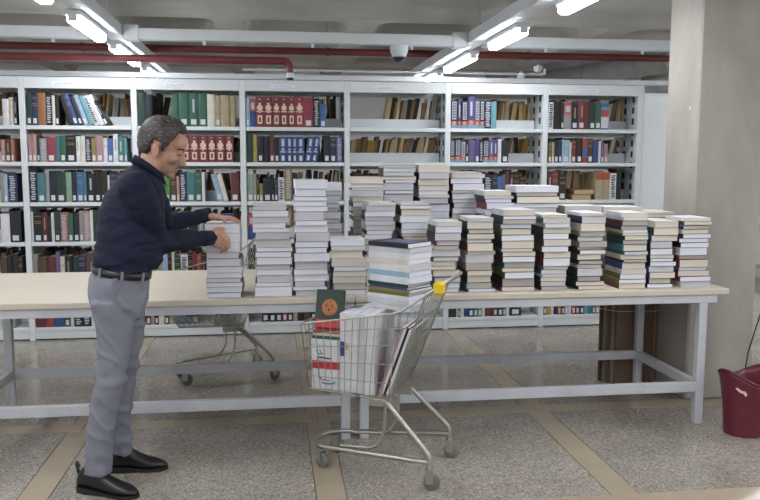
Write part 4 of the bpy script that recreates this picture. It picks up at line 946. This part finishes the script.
# --- shoes
def shoe(heel, toe, ank):
    d_ = Vector((toe[0]-heel[0], toe[1]-heel[1], 0)); L = d_.length; d_.normalize(); n_ = Vector((-d_.y, d_.x, 0)); h0 = Vector((heel[0], heel[1], 0))
    u = MB(); rings = []
    for x, hw, ht, z0 in ((.0, .014, .05, .03), (.012, .03, .095, .026), (.045, .036, .135, .024), (.09, .036, .135, .02), (.125, .036, .105, .016), (.165, .040, .080, .013), (.205, .045, .064, .013), (.245, .041, .052, .013), (.275, .028, .040, .014), (.288, .012, .028, .016)):
        x = x*L/.29; ring = []
        for k in range(16):
            a = 2*math.pi*k/16; yy = math.copysign(abs(math.cos(a))**.8, math.cos(a))*hw; zz = z0+(ht-z0)*(.5+.5*math.copysign(abs(math.sin(a))**.75, math.sin(a)))
            if math.sin(a) > 0: yy *= (1-.35*math.sin(a)**2)
            ring.append(h0+d_*x+n_*yy+Vector((0, 0, zz)))
        rings.append(ring)
    u.loft(rings)
    o = u.obj('shoe', leather, man)
    sb = o.modifiers.new('sub', 'SUBSURF'); sb.levels = 1; sb.render_levels = 2
    so = MB(); out = []
    prof = [(.0, .016), (.012, .03), (.05, .037), (.1, .035), (.15, .036), (.2, .046), (.24, .044), (.275, .03), (.292, .012)]
    poly = [(x*L/.29, y) for x, y in prof]+[(x*L/.29, -y) for x, y in reversed(prof)]
    N_ = len(poly)
    bot = [h0+d_*x+n_*y+Vector((0, 0, .0015)) for x, y in poly]; top = [h0+d_*x+n_*y+Vector((0, 0, .016 if x > .1 else .028)) for x, y in poly]
    so.add(bot+top, [tuple(range(N_)), tuple(reversed(range(N_, 2*N_)))]+[(i, (i+1) % N_, N_+(i+1) % N_, N_+i) for i in range(N_)])
    so.obj('sole', black, o)
    MB().tube([h0+d_*.006+Vector((0, 0, .08)), h0-d_*.004+Vector((0, 0, .125)), h0-d_*.002+Vector((0, 0, .135)), h0+d_*.01+Vector((0, 0, .11))], .0075, 8).obj('pull_tab', leather, o)
    return o
shoe((-.893, 3.605), (-.612, 3.485), None); shoe((-.80, 3.812), (-.525, 3.815), None)
# --- hair: a closed cap that dips under the skin where no hair grows
hr = MB(); rings = []
NR, NS = 46, 72
for i in range(NR+1):
    th = math.pi*(i+.02)/(NR+.04); ring = []
    for k in range(NS):
        ph = 2*math.pi*k/NS; d_ = Vector((math.sin(th)*math.cos(ph), math.sin(th)*math.sin(ph), math.cos(th)))
        base = Vector((-.016, 0, .03)); rad = Vector((.1, .079, .095))
        p = Vector((d_.x*rad.x, d_.y*rad.y, d_.z*(rad.z if d_.z > 0 else .115)))
        az = abs(math.degrees(math.atan2(d_.y, d_.x)))
        zc = p.z+base.z
        if az < 42: hl = .084
        elif az < 58: hl = .084-(az-42)/16*.04
        elif az < 70: hl = .044-(az-58)/12*.064
        elif az < 78: hl = -.02
        elif az < 84: hl = -.02+(az-78)/6*.032
        elif az < 102: hl = .012
        elif az < 112: hl = .012-(az-102)/10*.072
        else: hl = -.062
        m_ = max(0, min(1, (zc-hl)/.012))
        thick = .006+.007*max(0, d_.z)+.004*max(0, -d_.x)
        if az < 75: thick += .012*max(0, d_.z)*max(0, d_.x)+.004
        nz = noise.noise(Vector((p.x*60, p.y*60, p.z*34)))*.004+noise.noise(Vector((p.x*40, p.y*130, p.z*130)))*.0035
        off = -.02*(1-m_)+(thick+nz)*m_
        q_ = base+p+p.normalized()*off
        ring.append(HM @ q_)
    rings.append(ring)
hr.loft(rings)
hm = bpy.data.materials.new('greying_hair'); hm.use_nodes = True; nt = hm.node_tree; bs = nt.nodes['Principled BSDF']; bs.inputs['Roughness'].default_value = .55
tc = nt.nodes.new('ShaderNodeTexCoord'); mp = nt.nodes.new('ShaderNodeMapping'); mp.inputs['Scale'].default_value = (16, 60, 70); mp.inputs['Rotation'].default_value = (0, .9, 0); nt.links.new(tc.outputs['Object'], mp.inputs[0])
n1 = nt.nodes.new('ShaderNodeTexNoise'); n1.inputs['Scale'].default_value = 2.2; n1.inputs['Detail'].default_value = 4; nt.links.new(mp.outputs[0], n1.inputs['Vector'])
cr_ = nt.nodes.new('ShaderNodeValToRGB'); e_ = cr_.color_ramp.elements; e_[0].position = .38; e_[0].color = (*hexc('1f1c1b'), 1); e_[1].position = .76; e_[1].color = (*hexc('807973'), 1); kx = e_.new(.56); kx.color = (*hexc('3a3431'), 1)
nt.links.new(n1.outputs[0], cr_.inputs[0]); nt.links.new(cr_.outputs[0], bs.inputs['Base Color'])
bpn = nt.nodes.new('ShaderNodeBump'); bpn.inputs['Strength'].default_value = .7; bpn.inputs['Distance'].default_value = .006; nt.links.new(n1.outputs[0], bpn.inputs['Height']); nt.links.new(bpn.outputs[0], bs.inputs['Normal'])
hr.obj('hair', hm, man)
dk = mat('brow_hair', '2a2422', .8)
for s in (-1, 1):
    MB().tube([HM @ Vector(p) for p in ((.089, s*.012, .024), (.088, s*.026, .0275), (.078, s*.042, .026), (.068, s*.05, .021))], [.003, .0042, .0036, .002], 8).obj('eyebrow', dk, man)
    ey = MB(); sphere(ey, HM @ Vector((.0765, s*.031, .004)), (.011, .013, .0075), H3.normalized()); eo = ey.obj('eye', mat('eye_white', '9a8f88', .4), man)
    ir = MB(); sphere(ir, HM @ Vector((.0855, s*.031, .002)), (.003, .005, .005), H3.normalized(), 10, 6); ir.obj('iris', mat('iris_dark', '2a1c14', .2), eo)
    ld_ = MB(); sphere(ld_, HM @ Vector((.0768, s*.031, .0075)), (.0125, .0148, .0088), H3.normalized()); ld_.obj('eyelid', skin, eo)
    MB().tube([HM @ Vector(p) for p in ((.086, s*.019, .0005), (.0885, s*.031, -.001), (.08, s*.0435, .0005))], .0016, 6).obj('eyelashes', dk, eo)
# short stubble round the mouth
mo = MB(); mo.tube([HM @ Vector(p) for p in ((.083, -.024, -.066), (.093, -.012, -.058), (.096, 0, -.057), (.093, .012, -.058), (.083, .024, -.066))], [.0015, .004, .0045, .004, .0015], 8).obj('moustache', mat('stubble', '6a564b', .85), man)
